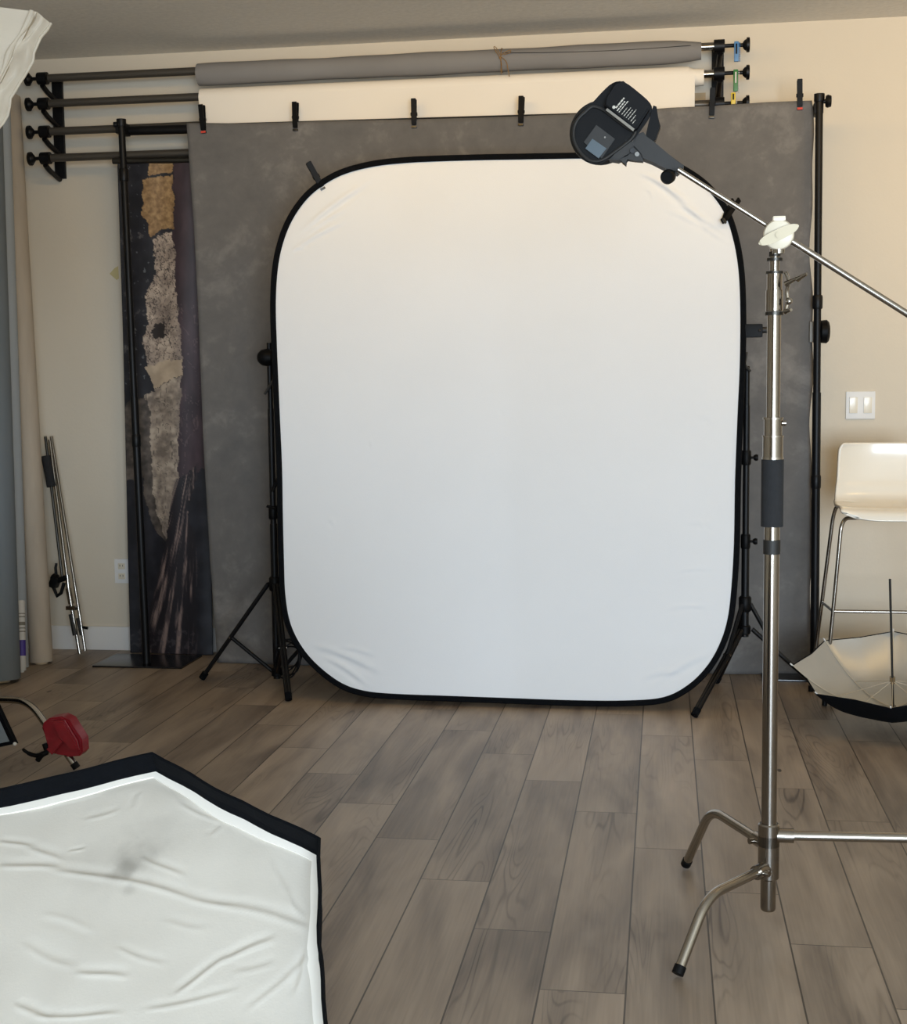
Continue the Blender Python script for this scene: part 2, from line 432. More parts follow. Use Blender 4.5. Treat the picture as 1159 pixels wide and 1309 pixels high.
tag(MB().box(at(894, 130, YW-.009), (.05, .02, .07)).build('cardboard_piece', M['core']), 'small tan cardboard piece on the wall at the right edge of the white paper sheet', 'cardboard')
# twine bow
pc = at(640, 72, YT-.05)
cx = pc.x; t = thing('twine_bow', 'jute twine tied in a bow around the grey paper roll', 'twine', (cx, YT, gz-.05))
MB().tube([(cx, YT+.049*math.cos(2*PI*k/24), gz+.049*math.sin(2*PI*k/24)) for k in range(25)], .0022, 6).build('wrap', M['twine'], t)
b = MB()
yk = YT-.054
def bow(pts): b.tube(catmull([at(px, py, yk-d) for px, py, d in pts], 5, False), .0017, 6)
bow([(640, 75, 0), (634, 66, .006), (631, 60, .01), (634, 61, .008), (640, 71, 0)])
bow([(640, 71, 0), (647, 66, .01), (652, 64, .012), (652, 67, .008), (644, 70, 0)])
bow([(639, 74, 0), (641, 82, .004), (640, 90, .005), (641, 95, .002)])
bow([(641, 73, 0), (647, 79, .006), (649, 88, .006), (651, 98, .002)])
b.ball(at(639, 74, yk), .005); b.build('bow', M['twine'], t)
# drive chains with coloured weights
for i, (px, py, y1, c, lab) in enumerate([(941, 66, 24, 'blue', 'blue plastic chain counterweight hanging from the top roll tube'), (940, 103, 26, 'green', 'green plastic chain counterweight hanging from the second roll tube'), (937, 126, 14, 'yellow', 'yellow plastic chain counterweight beside the right rack bracket')]):
    pa = at(px, py, YT-.03); hh = y1*YT/F
    t = thing('chain_weight', lab, 'chain weight', pa-V((0, 0, hh/2)))
    MB().box(pa, (.019, .016, hh), bevel=.004).build('weight', M[c], t)
    MB().box(pa+V((0, -.01, hh*.12)), (.006, .006, hh*.5), bevel=.001).build('slot_insert', M['blackgloss'] if c != 'green' else M['labelwhite'], t)
    b = MB()
    zt = ZR[i]+.006
    for sx in (-.006, .008):
        k = 0; z = zt
        while z > pa.z-hh*.5:
            b.ball((pa.x+sx+.006, YT-.012, z), .0032, n=8); z -= .008
    b.build('bead_chain', M['labelwhite'] if c != 'blue' else M['blue'], t)['kind'] = 'stuff'

# ------------------------------------------------------------------ printed backdrop (dark peeling paint)
def fbm(x, y, s=0., o=4):
    return noise.fractal(V((x, y, s)), 1., 2., o)
def vor(x, y, s=0.):
    d, _ = noise.voronoi(V((x, y, s))); return d[1]-d[0]
def mixc(a, b, t):
    t = max(0., min(1., t)); return tuple(a[i]*(1-t)+b[i]*t for i in range(3))
def inpoly(x, y, P):
    r = False; n = len(P)
    for i in range(n):
        (x0, y0), (x1, y1) = P[i], P[(i+1) % n]
        if (y0 > y) != (y1 > y) and x < (x1-x0)*(y-y0)/(y1-y0)+x0: r = not r
    return r
TANP = [[(191, 200), (221, 200), (221, 221), (192, 223)], [(185, 226), (221, 225), (222, 289), (192, 296), (188, 277), (180, 271), (183, 240)]]
CRK = [(197, 300), (222, 294), (226, 350), (231, 420), (233, 452), (188, 460), (181, 430), (190, 405), (186, 370), (198, 345)]
SMO = [(184, 460), (233, 450), (233, 469), (196, 489)]
LGT = [(184, 498), (196, 490), (233, 470), (230, 520), (229, 600), (227, 640), (212, 684), (197, 640), (193, 580), (192, 520)]
BRN = [(158, 504), (184, 498), (192, 520), (193, 580), (198, 640), (212, 684), (196, 668), (184, 628), (182, 600), (158, 606)]
PUR = [(222, 190), (280, 190), (280, 585), (258, 592), (236, 612), (228, 604), (231, 470), (228, 380), (222, 300)]
DRP = [(224, 604), (244, 594), (262, 574), (256, 600), (238, 636), (254, 700), (250, 760), (262, 840), (180, 840), (192, 770), (208, 700)]
def printcol(u, v):
    y = 205 + v*627; x = 150 + 16*v + u*(112 - 6*v)
    n1 = fbm(x*.045, y*.045, 1); n2 = fbm(x*.16, y*.16, 2); n3 = fbm(x*.05, y*.02, 5); n4 = fbm(x*.4, y*.4, 8)
    xw = x + 3.0*n1 + 2.0*n2; yw = y + 3*n3 + 2*n2
    c = mixc((15, 16, 24), (34, 34, 42), .5+n1)
    if n2 > .62 and y < 520: c = mixc(c, (120, 122, 124), .7)
    if y < 520 and y > 280 and n1 > .25 and n2 > .2: c = mixc(c, (88, 84, 82), .6)
    if inpoly(xw, yw, PUR):
        c = mixc((42, 30, 36), (66, 50, 56), .5+.8*n3)
        if y > 380 and abs(fbm(x*.06, y*.015, 31)) < .015: c = mixc(c, (112, 92, 90), .45)
    if inpoly(xw, yw, BRN): c = mixc((54, 48, 44), (98, 88, 80), .5+n1+.5*n2)
    if inpoly(xw, yw, LGT):
        c = mixc((112, 100, 90), (178, 162, 144), .5+.7*n1+.5*n2)
        if abs(fbm(x*.07, y*.012, 41)) < .012: c = mixc(c, (60, 54, 50), .6)
        if abs(fbm(x*.02, y*.06, 43)) < .012: c = mixc(c, (60, 54, 50), .5)
    if inpoly(xw, yw, CRK):
        c = mixc((122, 108, 98), (190, 172, 154), .5+.6*n1+.4*n2)
        e = min(abs(fbm(x*.055, y*.035, 51))*1.6, abs(fbm(x*.11, y*.06, 53)))*2.6; e2 = abs(fbm(x*.09, y*.07, 47))
        if e < .12: c = mixc((34, 28, 28), c, e/.12)
        elif e2 < .03: c = mixc(c, (58, 50, 48), .7)
        if math.hypot(x-203, (y-415)*.9) < 9+4*n2: c = (40, 34, 34)
    if inpoly(xw, yw, SMO): c = mixc((158, 140, 118), (188, 168, 144), .5+n1)
    for P in TANP:
        if inpoly(xw, yw, P): c = mixc((118, 90, 58), (170, 138, 96), .5+.7*n2+.3*n4)
    if inpoly(xw, yw, DRP):
        cx = 240 - (y-600)/232*38; wd_ = 10 + (y-600)/232*34; q = (x-cx)/wd_
        rg = fbm(q*4.5, y*.010, 11, 5); rg2 = fbm(q*11, y*.03, 13, 3)
        hl = max(0, rg*1.5+rg2*.9)
        k = max(0, min(1, (1.5-abs(q))*1.5))
        c = mixc(c, mixc((26, 22, 28), (132, 112, 104), min(1, hl)), k)
    if y > 800 and n2 > .2 and x < 250: c = mixc(c, (84, 76, 78), .5)
    return c
PB_TL, PB_TR = at(150, 208, YT-.02), at(262, 200, YT-.02)
PB_BL, PB_BR = at(166, 834, YW-.09), at(272.5, 829, YW-.09)
M['print'] = vcol_mat('peeling_paint_print', .5)
PB_BL.z = PB_BR.z = .003
def pbf(u, v):
    a = PB_TL.lerp(PB_BL, v); c = PB_TR.lerp(PB_BR, v); p = a.lerp(c, u)
    p.y += .012*math.sin(u*5+1)*min(1, v*3) + .004*math.sin(u*14+v*5)
    p.z = max(p.z, .003)
    return p
t = thing('printed_backdrop', 'narrow dark backdrop printed with peeling paint, hanging behind the left post', 'backdrop', (PB_TL.x, YT, .003))
grid('cloth', 110, 640, pbf, M['print'], t, colfn=printcol, thick=.0015)
tag(MB().cyl((PB_TL.x-.02, YT-.02, PB_TL.z+.008), (PB_TL.x+.36, YT-.02, PB_TL.z+.0), .014, n=12).build('top_batten', M['darksteel'], t))

# ------------------------------------------------------------------ grey canvas on crossbar stand
YC = 5.86
st_l0 = atz(187, 853, .008); YS = st_l0.y+.02
YS = 5.79
pl_b = at(187.5, 850, YS); pl_t = at(155, 156, YS)
pr_t = at(1047, 124, YS); pr_b = at(1040.5, 860, YS)
t = thing('backdrop_stand', 'black two-post backdrop stand with flat base plates holding the mottled grey canvas', 'stand', (pl_b.x, YS, 0))
zb_l = atz(118, 853).y
x0 = at(118, 853, zb_l).x; x1 = at(232, 856, zb_l).x
MB().box(((x0+x1)/2, (zb_l+YW-.13)/2, .004), (x1-x0, YW-.13-zb_l, .008), bevel=.002).build('base_plate', M['plate'], t)
xr0 = at(975, 870, zb_l).x
MB().box((xr0+.26, (zb_l+YW-.13)/2, .004), (.52, YW-.13-zb_l, .008), bevel=.002).build('base_plate', M['plate'], t)
def post(b0, t0, joints):
    d = t0-b0
    MB().cyl(b0, b0+d*.50, .0175, n=18).cyl(b0+d*.5, t0, .0150, n=18).build('post', M['black'], t)
    for j in joints:
        c = b0+d*j; MB().lathe(c-V((0, 0, .028)), c+V((0, 0, .028)), [(0, .018), (.1, .0205), (.9, .0205), (1, .018)], 18).build('collar', M['black'], t)
    MB().lathe(t0-V((0, 0, .02)), t0+V((0, 0, .012)), [(0, .019), (.2, .021), (1, .021)], 18).build('end_cap', M['black'], t)
B0 = V((pl_b.x, YS, .008)); T0 = V((pl_t.x, YS, pl_t.z))
B1 = V((pr_b.x, YS, .008)); T1 = V((pr_t.x, YS, pr_t.z))
post(B0, T0, (.42, .905)); post(B1, T1, (.345, .655))
zc0 = at(155, 163, YS).z; zc1 = at(1047, 137, YS+.0).z
cb0 = V((T0.x-.01, YC+.01, zc0)); cb1 = V((T1.x, YC+.01, zc1))
MB().cyl(cb0, cb1, .020, n=18).build('crossbar', M['black'], t)
for c, s, nm in ((cb0, -1, 'l'), (cb1, 1, 'r')):
    MB().box((c.x-s*.0, (YS+YC)/2+.005, c.z), (.034, YC-YS+.02, .05), bevel=.004).build('joint_block', M['black'], t)
MB().lathe((T1.x+.014, YS, T1.z-.018), (T1.x+.046, YS, T1.z-.018), [(0, .008), (.3, .009), (.35, .022), (.6, .026), (1, .022)], 18).build('knob', M['black'], t)
MB().lathe((T0.x-.012, YS, T0.z-.01), (T0.x-.034, YS, T0.z-.01), [(0, .006), (.4, .012), (1, .012)], 14).build('knob', M['black'], t)
kp = at(1051, 424, YS+.03)
MB().lathe(kp+V((-.02, 0, 0)), kp+V((.028, 0, 0)), [(0, .03), (.3, .046), (.75, .048), (.93, .04), (1, .028)], 24).build('knob', M['blackgloss'], t)
MB().box(kp+V((-.040, .01, 0)), (.022, .02, .085), bevel=.004).build('clamp_pad', M['greystripe'], t)

# canvas mesh
top = [(240, 158.5), (262, 158), (320, 158.5), (380, 157), (450, 155), (529, 153.5), (600, 151.5), (666, 149.5), (730, 147), (800, 143), (860, 138.5), (910, 136.5), (980, 131.5), (1037, 129.5)]
def interp(P, x):
    for (a, b), (c, d) in zip(P, P[1:]):
        if x <= c: return b + (d-b)*(x-a)/(c-a)
    return P[-1][1]
def canvas(u, v):
    px = 240 + (1037-240)*u
    a = at(px, interp(top, px), YC)
    bx = 275 + (1037-275)*u; b_ = at(bx, 851+11*u, YC-.02); b_.z = .003
    p = a.lerp(b_, v)
    w = min(1, v*6)
    p.y = YC-.016 + w*(.010*math.sin(u*11+v*2)+.006*math.sin(u*27+1.3*v)) + .004*noise.noise(V((u*8, v*8, 0)))
    e = (1-u); 
    if e < .02: p.x += .006*math.sin(v*19)+.004*math.sin(v*43)
    if u < .02: p.x += .006*math.sin(v*7)
    return p
cv = grid('canvas_backdrop', 160, 120, canvas, M['canvas'], thick=.002)
tag(cv, 'mottled grey canvas backdrop clamped to the crossbar behind the white collapsible screen', 'backdrop')

# ------------------------------------------------------------------ spring clamps
def make_clamp(name, label, tipm, group='spring clamps on the grey canvas'):
    t = thing(name, label, 'clamp', (0, 0, 0), group)
    # local: jaw tip at z=-.055, handles up, opens in y
    for s in (-1, 1):
        b = MB()
        pr = [(s*.006, -.045), (s*.012, -.02), (s*.010, .0), (s*.014, .03), (s*.018, .062), (s*.011, .064), (s*.012, .03), (s*.004, .004), (s*.004, -.02), (s*.0025, -.045)]
        b.prism([(-.0105, y, z) for y, z in pr], (.021, 0, 0), bevel=.0015)
        b.build('handle', M['blackgloss'], t, local=True)
        j = MB().box((0, s*.0045, -.053), (.021, .006, .009), bevel=.001); j.build('jaw_pad', tipm if s == -1 else M['blackgloss'], t, local=True)
    MB().cyl((-.014, 0, .0), (.014, 0, .0), .0075, n=14).build('spring', M['blackgloss'], t, local=True)
    return t
def copy_tree(o, parent=None):
    c = o.copy(); COL.objects.link(c)
    if parent is not None: c.parent = parent
    for ch in list(o.children): copy_tree(ch, c)
    return c
clampB = make_clamp('spring_clamp', '', M['darksteel']); clampR = make_clamp('spring_clamp', '', M['tip'])
used = {'B': False, 'R': False}
def place_clamp(k, px, py, Y, rotz, tilt, label, group='spring clamps on the grey canvas', sc=1.):
    o = clampB if k == 'B' else clampR
    if used[k]: o = copy_tree(o)
    used[k] = True
    o.location = at(px, py, Y); o.rotation_euler = (0, tilt, rotz); o['label'] = label; o['group'] = group; o.scale = (sc,)*3
    return o
clips = [('R', 259, 153, -.05, 'black spring clamp with red tips at the left corner of the grey canvas'),
         ('B', 377.5, 150, .02, 'black spring clamp on the canvas top edge, next after the left corner clamp'),
         ('B', 529, 146, 0, 'black spring clamp on the canvas top edge near its middle'),
         ('B', 666, 143, .04, 'black spring clamp on the canvas top edge, left of the flash head'),
         ('B', 910, 133, .03, 'black spring clamp on the canvas top edge in front of the right rack bracket'),
         ('R', 1022, 122, -.02, 'black spring clamp with red tips at the right corner of the grey canvas')]
for k, px, py, ti, lab in clips: place_clamp(k, px, py-.0, YC-.022, random.uniform(-.12, .12), ti, lab)

# ------------------------------------------------------------------ white collapsible screen
OUT = [(740, 202), (680, 203), (620, 204), (565, 205.5), (520, 207.5), (478, 212), (440, 221.5), (412, 235.5), (388, 255), (368, 283), (355, 315), (348, 350), (345.5, 395), (347, 450), (350, 520), (353.5, 600), (354.5, 660), (356, 720), (358, 768), (365, 806), (381, 838), (404, 864), (434, 886), (465, 896.5), (505, 900.5), (570, 903), (650, 906), (730, 909), (800, 909.5), (850, 905), (884, 888), (910, 862), (927, 832), (937, 800), (942, 760), (945.5, 700), (947, 620), (950, 540), (953, 470), (953.5, 400), (951, 350), (944, 310), (932, 275), (912, 247), (888, 227), (860, 213), (820, 205), (780, 202)]
def scr_Y(py): return 5.15 + (905-py)/700*.20
def scr_pt(x, y, dy=0):
    return at(x, y, scr_Y(y)+dy)
oc = catmull([scr_pt(x, y) for x, y in OUT], 5)
zmin = min(p.z for p in oc)
for p in oc: p.z -= zmin-.012
CX = sum(p.x for p in oc)/len(oc); CZ = sum(p.z for p in oc)/len(oc); CYm = 5.25
t = thing('collapsible_screen', 'large white collapsible background with rounded corners and black rim, standing on the floor', 'collapsible background', (CX, 5.16, 0))
b = MB(); nseg = len(oc)
# flat rim band with thickness: rounded rectangular section swept round the outline
cen = V((CX, CYm, CZ)); rim = []
for i, p in enumerate(oc):
    tg = (oc[(i+1) % nseg]-oc[i-1]).normalized(); nd = tg.cross(V((0, -1, .05))).normalized()
    if nd.dot(cen-p) < 0: nd = -nd
    fw = tg.cross(nd).normalized()
    if fw.y > 0: fw = -fw
    wdt = .022
    rim.append([b.b.verts.new(p + nd*a + fw*c) for a, c in ((0, -.006), (0, .003), (.004, .008), (wdt-.003, .007), (wdt, .002), (wdt, -.006))])
for i in range(nseg): b.bridge(rim[i], rim[(i+1) % nseg])
b.build('rim', M['blackmat'], t)
# fabric: radial grid bounded by the inner outline
CRS = [((383, 300), (470, 232), 3.4, 5), ((388, 305), (440, 268), 2.0, 4), ((376, 322), (440, 283), 2.4, 4), ((372, 324), (390, 318), 1.6, 3),
       ((830, 226), (912, 296), 3.4, 5), ((815, 222), (885, 262), 2.6, 4), ((862, 262), (928, 300), 2.0, 4), ((826, 244), (835, 256), 1.4, 3), ((850, 270), (930, 310), 1.4, 4),
       ((400, 826), (485, 858), 2.6, 6), ((415, 842), (470, 875), 2.2, 5), ((430, 830), (480, 838), 1.6, 4),
       ((840, 875), (905, 835), 2.0, 6), ((820, 870), (870, 858), 1.5, 5), ((850, 782), (905, 776), 1.0, 4), ((890, 534), (912, 540), 1.3, 3), ((875, 672), (915, 674), 1.0, 3), ((862, 735), (915, 728), .8, 3), ((418, 668), (428, 672), 1.2, 3), ((470, 568), (476, 572), .8, 3)]
CW = [(scr_pt(*a), scr_pt(*c), d, w) for a, c, d, w in CRS]
def scr_disp(x, z):
    s = 0
    for a, c, d, w in CW:
        ax, az, cx_, cz_ = a.x, a.z-zmin, c.x, c.z-zmin
        dx, dz = cx_-ax, cz_-az; L2 = dx*dx+dz*dz; tt = ((x-ax)*dx+(z-az)*dz)/L2
        ww = w*.0022
        if -.3 < tt < 1.3:
            dd = ((x-ax)*dz-(z-az)*dx)/math.sqrt(L2)
            dd += .006*math.sin(tt*4)
            if abs(dd) < ww*4:
                fl = math.exp(-((tt-.5)/.42)**4)
                s += d*.0016*fl*(math.exp(-(dd/ww)**2) - .8*math.exp(-((dd-ww*1.6)/ww)**2))
    return s
def plane_y(z): return 5.15 + (z-.012)/2.07*.20
KR = 150
inner = []
for i in range(nseg):
    p = oc[i]; tg = (oc[(i+1) % nseg]-oc[i-1]).normalized(); nd = V((tg.z, 0, -tg.x)).normalized()
    if nd.dot(cen-p) < 0: nd = -nd
    inner.append(p + nd*.019)
# resample finer
inner = catmull(inner, 3)
ni = len(inner)
pts = [V((CX, plane_y(CZ), CZ))]; fs = []
for k in range(1, KR+1):
    f = 1-(1-k/KR)**1.25
    for i in range(ni):
        q = inner[i]; x = CX+(q.x-CX)*f; z = CZ+(q.z-CZ)*f
        pts.append(V((x, plane_y(z) - scr_disp(x, z) - .003*noise.noise(V((x*2.2, z*2.2, 0))), z)))
for i in range(ni): fs.append((0, 1+i, 1+(i+1) % ni))
for k in range(1, KR):
    o1 = 1+(k-1)*ni; o2 = 1+k*ni
    for i in range(ni): fs.append((o1+i, o2+i, o2+(i+1) % ni, o1+(i+1) % ni))
me = bpy.data.meshes.new('fabric'); me.from_pydata([tuple(p-org(t)) for p in pts], [], fs); me.update()
for p in me.polygons: p.use_smooth = True
me.materials.append(M['fabric'])
fo = bpy.data.objects.new('fabric', me); COL.objects.link(fo); fo.parent = t; ORG[fo.name] = org(t).copy()
# black reverse cloth sags behind the rim near the floor
b = MB()
back = [V((CX+(q.x-CX)*.995, plane_y(q.z)+.008, CZ+(q.z-CZ)*.995)) for q in inner]
b.prism(back, (0, .004, 0)); b.build('backing', M['blackmat'], t)

# clamps holding the screen
def yy(px, py): return scr_Y(py)-.004
place_clamp('B', 404, 226, scr_Y(226)-.004, .3, -.5, 'black spring clamp gripping the upper left curve of the white screen', 'spring clamps on the white screen')
place_clamp('B', 932, 270, scr_Y(270)-.004, .9, .75, 'black spring clamp gripping the upper right curve of the white screen', 'spring clamps on the white screen')

# ------------------------------------------------------------------ light stands behind the screen
def light_stand(name, label, C, feet_ang, rf, hubz, braz, toplen, joints, rev=False):
    t = thing(name, label, 'light stand', (C.x, C.y, 0), 'light stands behind the white screen')
    MB().cyl((C.x, C.y, braz-.03), (C.x, C.y, hubz+.25), .0150, n=16).cyl((C.x, C.y, hubz+.25), (C.x, C.y, 1.15), .0125, n=16).cyl((C.x, C.y, 1.15), (C.x, C.y, toplen), .0105, n=16).build('column', M['black'], t)
    for z in joints:
        o = MB().lathe((C.x, C.y, z-.028), (C.x, C.y, z+.028), [(0, .016), (.1, .0185), (.9, .0185), (1, .016)], 16).build('collar', M['blackgloss'], t)
        s = -1 if C.x < -.5 else 1
        if C.x < -.5: continue
        MB().cyl((C.x, C.y-.0, z), (C.x+s*.035, C.y, z), .005, n=10).lathe((C.x+s*.028, C.y, z), (C.x+s*.044, C.y, z), [(0, .009), (.5, .013), (1, .011)], 12).build('knob', M['blackgloss'], o)
    MB().lathe((C.x, C.y, hubz-.03), (C.x, C.y, hubz+.03), [(0, .019), (.1, .024), (.9, .024), (1, .019)], 16).build('leg_hub', M['blackgloss'], t)
    MB().lathe((C.x, C.y, braz-.02), (C.x, C.y, braz+.015), [(0, .018), (.1, .022), (.9, .022), (1, .018)], 16).build('brace_hub', M['blackgloss'], t)
    for a in feet_ang:
        d = V((math.cos(a), math.sin(a), 0))
        hz_, bz_ = (braz, hubz) if rev else (hubz, braz)
        h0 = C + d*.028; h0.z = hz_; f0 = C + d*rf; f0.z = .010
        sd = V((-d.y, d.x, 0))*.0065
        lg = MB().tube([h0+sd, f0+sd], .0078, 8).tube([h0-sd, f0-sd], .0078, 8).build('leg', M['black'], t)
        MB().tube([f0+(h0-f0).normalized()*.03, f0-V((0, 0, .0))], [.0145, .014], 10).build('rubber_foot', M['blackmat'], lg)
        m = h0.lerp(f0, .30 if rev else .56); c0 = C+d*.02; c0.z = bz_
        bq = MB().tube([m, c0], .0085, 8).build('brace', M['black'], t)
        MB().cyl(m-sd*2.4, m+sd*2.4, .0045, n=10).build('rivet', M['satin'], bq)
    return t
fA, fB = atz(258, 870), atz(369, 898)
mid = (fA+fB)/2; sd = (fB-fA); rr = sd.length/math.sqrt(3); nn = V((-sd.y, sd.x, 0)).normalized()
if nn.y < 0: nn = -nn
C1 = mid + nn*rr*.5
a0 = math.atan2(fA.y-C1.y, fA.x-C1.x)
hub1 = at(347, 746, C1.y).z
ls1 = light_stand('light_stand', 'black tripod light stand behind the left edge of the white screen', C1, [a0, a0+2*PI/3, a0+4*PI/3], rr, hub1, .055, at(350, 438, C1.y).z, (at(352, 655, C1.y).z,))
# clamp head + tail on the left stand
q = at(339, 457, C1.y-.02)
MB().lathe(q+V((.03, 0, 0)), q+V((-.033, 0, 0)), [(0, .030), (.35, .036), (.7, .032), (.92, .02), (1, .009)], 20).build('clamp_head', M['blackgloss'], ls1)
MB().tube([at(351, 484, C1.y-.02), at(338, 504, C1.y-.03)], [.007, .0055], 8).build('lever', M['darkplastic'], ls1)
MB().tube([at(355, 612, C1.y-.02), at(348, 628, C1.y-.02)], .008, 8).build('lever', M['blackgloss'], ls1)
MB().tube([at(352, 650, C1.y-.02), at(341, 647, C1.y-.02)], .006, 8).build('lever', M['blackgloss'], ls1)
# cable coil by the left stand
b = MB()
cc = atz(366, 880)
for k, (rx, rz, ti) in enumerate([(.085, .10, .2), (.075, .11, .5), (.09, .085, -.3), (.07, .12, .9), (.085, .095, 1.25)]):
    pts_ = []
    for j in range(33):
        a = 2*PI*j/32; x = rx*math.cos(a); z = rz*math.sin(a)
        pts_.append(V((cc.x-.01+x*math.cos(ti)*.6+z*math.sin(ti)*.5, cc.y+.05+.012*k+.3*x*math.sin(ti), .012+.10+(-x*math.sin(ti)*.6+z*math.cos(ti))*.85)))
    for p_ in pts_: p_.z = max(p_.z, .006)
    b.tube(pts_, .0035, 6)
tag(b.build('coiled_cable', M['black']), 'coil of thin black cable on the floor at the foot of the left light stand', 'cable')

fR = atz(887, 918)
cR = at(953.5, 600, 5.33); C2 = V((cR.x, 5.33, 0))
r2 = (fR-C2).length; a0 = math.atan2(fR.y-C2.y, fR.x-C2.x)
hub2 = at(955, 772, C2.y).z
ls2 = light_stand('light_stand', 'black tripod light stand behind the right edge of the white screen', C2, [a0, a0+2*PI/3, a0+4*PI/3-.15], r2, hub2, at(955, 804, C2.y).z, at(951, 468, C2.y).z, (at(954, 585, C2.y).z, at(954, 692, C2.y).z), True)
q0 = at(952, 423, C2.y-.03)
MB().box(q0+V((.031, 0, 0)), (.066, .045, .050), bevel=.006).build('clamp_head', M['blackgloss'], ls2)
MB().cyl(q0+V((.064, 0, .002)), q0+V((.084, 0, .002)), .012, n=14).build('spigot', M['darkplastic'], ls2)
MB().ball(q0+V((.052, -.024, 0)), .005).build('rivet', M['darkplastic'], ls2)
MB().tube([at(953, 450, C2.y-.03), at(951, 466, C2.y-.03), at(959, 475, C2.y-.03)], [.008, .007, .005], 8).build('lever', M['darkplastic'], ls2)

# ------------------------------------------------------------------ C-stands
def cstand(C, angs, zs, rb, rf, coltop, label, name='c_stand', zbot=.035, group=None):
    t = thing(name, label, 'stand', (C.x, C.y, 0), group)
    MB().lathe((C.x, C.y, zbot), (C.x, C.y, zbot+.12), [(0, .014), (.02, .0165), (.06, .0175), (1, .0175)], 28).build('column_foot', M['chrome'], t)
    for a, z, rbk, rfk in zip(angs, zs, rb, rf):
        d = V((math.cos(a), math.sin(a), 0)); c = V((C.x, C.y, 0))
        pts_ = smooth_path([c+d*.03+V((0, 0, z)), c+d*rbk+V((0, 0, z+.006)), c+d*rfk+V((0, 0, .014))], .055, 10)
        lg = MB().tube(pts_, .0112, 18).build('leg', M['satin'], t)
        e = pts_[-1]; dd = (e-pts_[-2]).normalized()
        MB().tube([e-dd*.012, e+dd*.006], .0130, 16).build('foot_cap', M['blackgloss'], lg)
        hb = MB().lathe((C.x, C.y, z-.028), (C.x, C.y, z+.028), [(0, .021), (.06, .024), (.94, .024), (1, .021)], 28)
        hb.cyl(c+d*.015+V((0, 0, z)), c+d*.055+V((0, 0, z)), .0165, n=18)
        hb.build('leg_hub', M['chrome'], t)
        s_ = V((-d.y, d.x, 0))
        MB().cyl(c+d*.042+s_*.012+V((0, 0, z)), c+d*.042+s_*.026+V((0, 0, z)), .0075, n=12).build('bolt', M['chrome'], lg)
    return t
CC = V((.246, 3.11, 0)); CC = V((at(982, 1100, 3.11).x, 3.11, 0))
f1, f2 = atz(867, 1250), atz(877, 1110)
a1 = math.atan2(f1.y-CC.y, f1.x-CC.x); a2 = math.atan2(f2.y-CC.y, f2.x-CC.x); a3 = math.radians(0.5)
cs = cstand(CC, [a1, a2, a3], [.138, .187, .212], [(f1-CC).length*.70, (f2-CC).length*.68, .42], [(f1-CC).length, (f2-CC).length, .52], 1.6,
            'tall chrome C-stand on the floor at right with a boom arm across its top')
def zc(py): return at(990, py, 3.11).z
def cyl_part(y0, y1, r, m, name, par=cs, n=32):
    z0, z1 = zc(y0), zc(y1)
    return MB().lathe((CC.x, CC.y, z0), (CC.x, CC.y, z1), [(0, r-.0012), (.003, r), (.997, r), (1, r-.0012)], n).build(name, m, par)
MB().cyl((CC.x, CC.y, zc(1160)), (CC.x, CC.y, zc(584)), .0172, n=36).build('lower_tube', M['chrome'], cs)
cyl_part(708, 690, .0190, M['darkplastic'], 'rubber_band')
cyl_part(673, 587, .0245, M['foam'], 'foam_grip')
cyl_part(586, 557, .0222, M['chrome'], 'collar'); cyl_part(557, 535, .0200, M['chrome'], 'collar')
cyl_part(558.5, 556.5, .0235, M['satin'], 'ring'); cyl_part(536, 533.5, .0225, M['satin'], 'ring'); cyl_part(587, 584, .0235, M['satin'], 'ring')
kz = zc(541); MB().cyl((CC.x+.018, CC.y, kz), (CC.x+.028, CC.y, kz), .006, n=12).build('set_screw', M['chrome'], cs)
MB().cyl((CC.x, CC.y, zc(536)), (CC.x, CC.y, zc(400)), .0150, n=36).build('middle_tube', M['chrome'], cs)
cyl_part(398, 371, .0185, M['chrome'], 'collar'); cyl_part(371, 348, .0165, M['chrome'], 'collar')
cyl_part(403, 399, .0205, M['darksteel'], 'ring'); cyl_part(350, 347, .0195, M['darksteel'], 'ring')
MB().cyl((CC.x, CC.y, zc(350)), (CC.x, CC.y, zc(316)), .0105, n=28).build('upper_tube', M['chrome'], cs)
cyl_part(333.5, 330, .0175, M['darksteel'], 'ring'); cyl_part(328, 322, .0130, M['darksteel'], 'ring')
# locking levers
def lever(px0, py0, px1, py1, y=3.09):
    a = at(px0, py0, y); c = at(px1, py1, y-.02)
    l_ = MB().tube([a, a.lerp(c, .35), c], [.0065, .005, .0035], 10).build('locking_lever', M['satin'], cs)
    return a
lever(1004, 363, 1020, 355); lever(1019, 357, 1031, 350, 3.07)
lever(1004, 398, 1011, 396)
b = MB(); pa, pb = at(1004, 348, 3.10), at(1004, 396, 3.10)
b.tube(smooth_path([pa, at(1009, 360, 3.09), at(1005, 372, 3.10), at(1007, 385, 3.10), pb], .02), .004, 8); b.build('clamp_screw', M['satin'], cs)
MB().ball(at(1008, 385, 3.09), .008).build('clamp_bolt', M['satin'], cs)
# boom
JY = 3.06
Jc = at(997, 299, JY); BL = at(866, 216.5, 3.018)
d = (Jc-BL).normalized(); BR = Jc + d*1.15
bm = MB().cyl(BL, Jc, .0056, n=24).build('boom_arm', M['satin'], cs)
MB().cyl(Jc-d*.03, BR, .0074, n=24).build('boom_arm', M['satin'], cs)
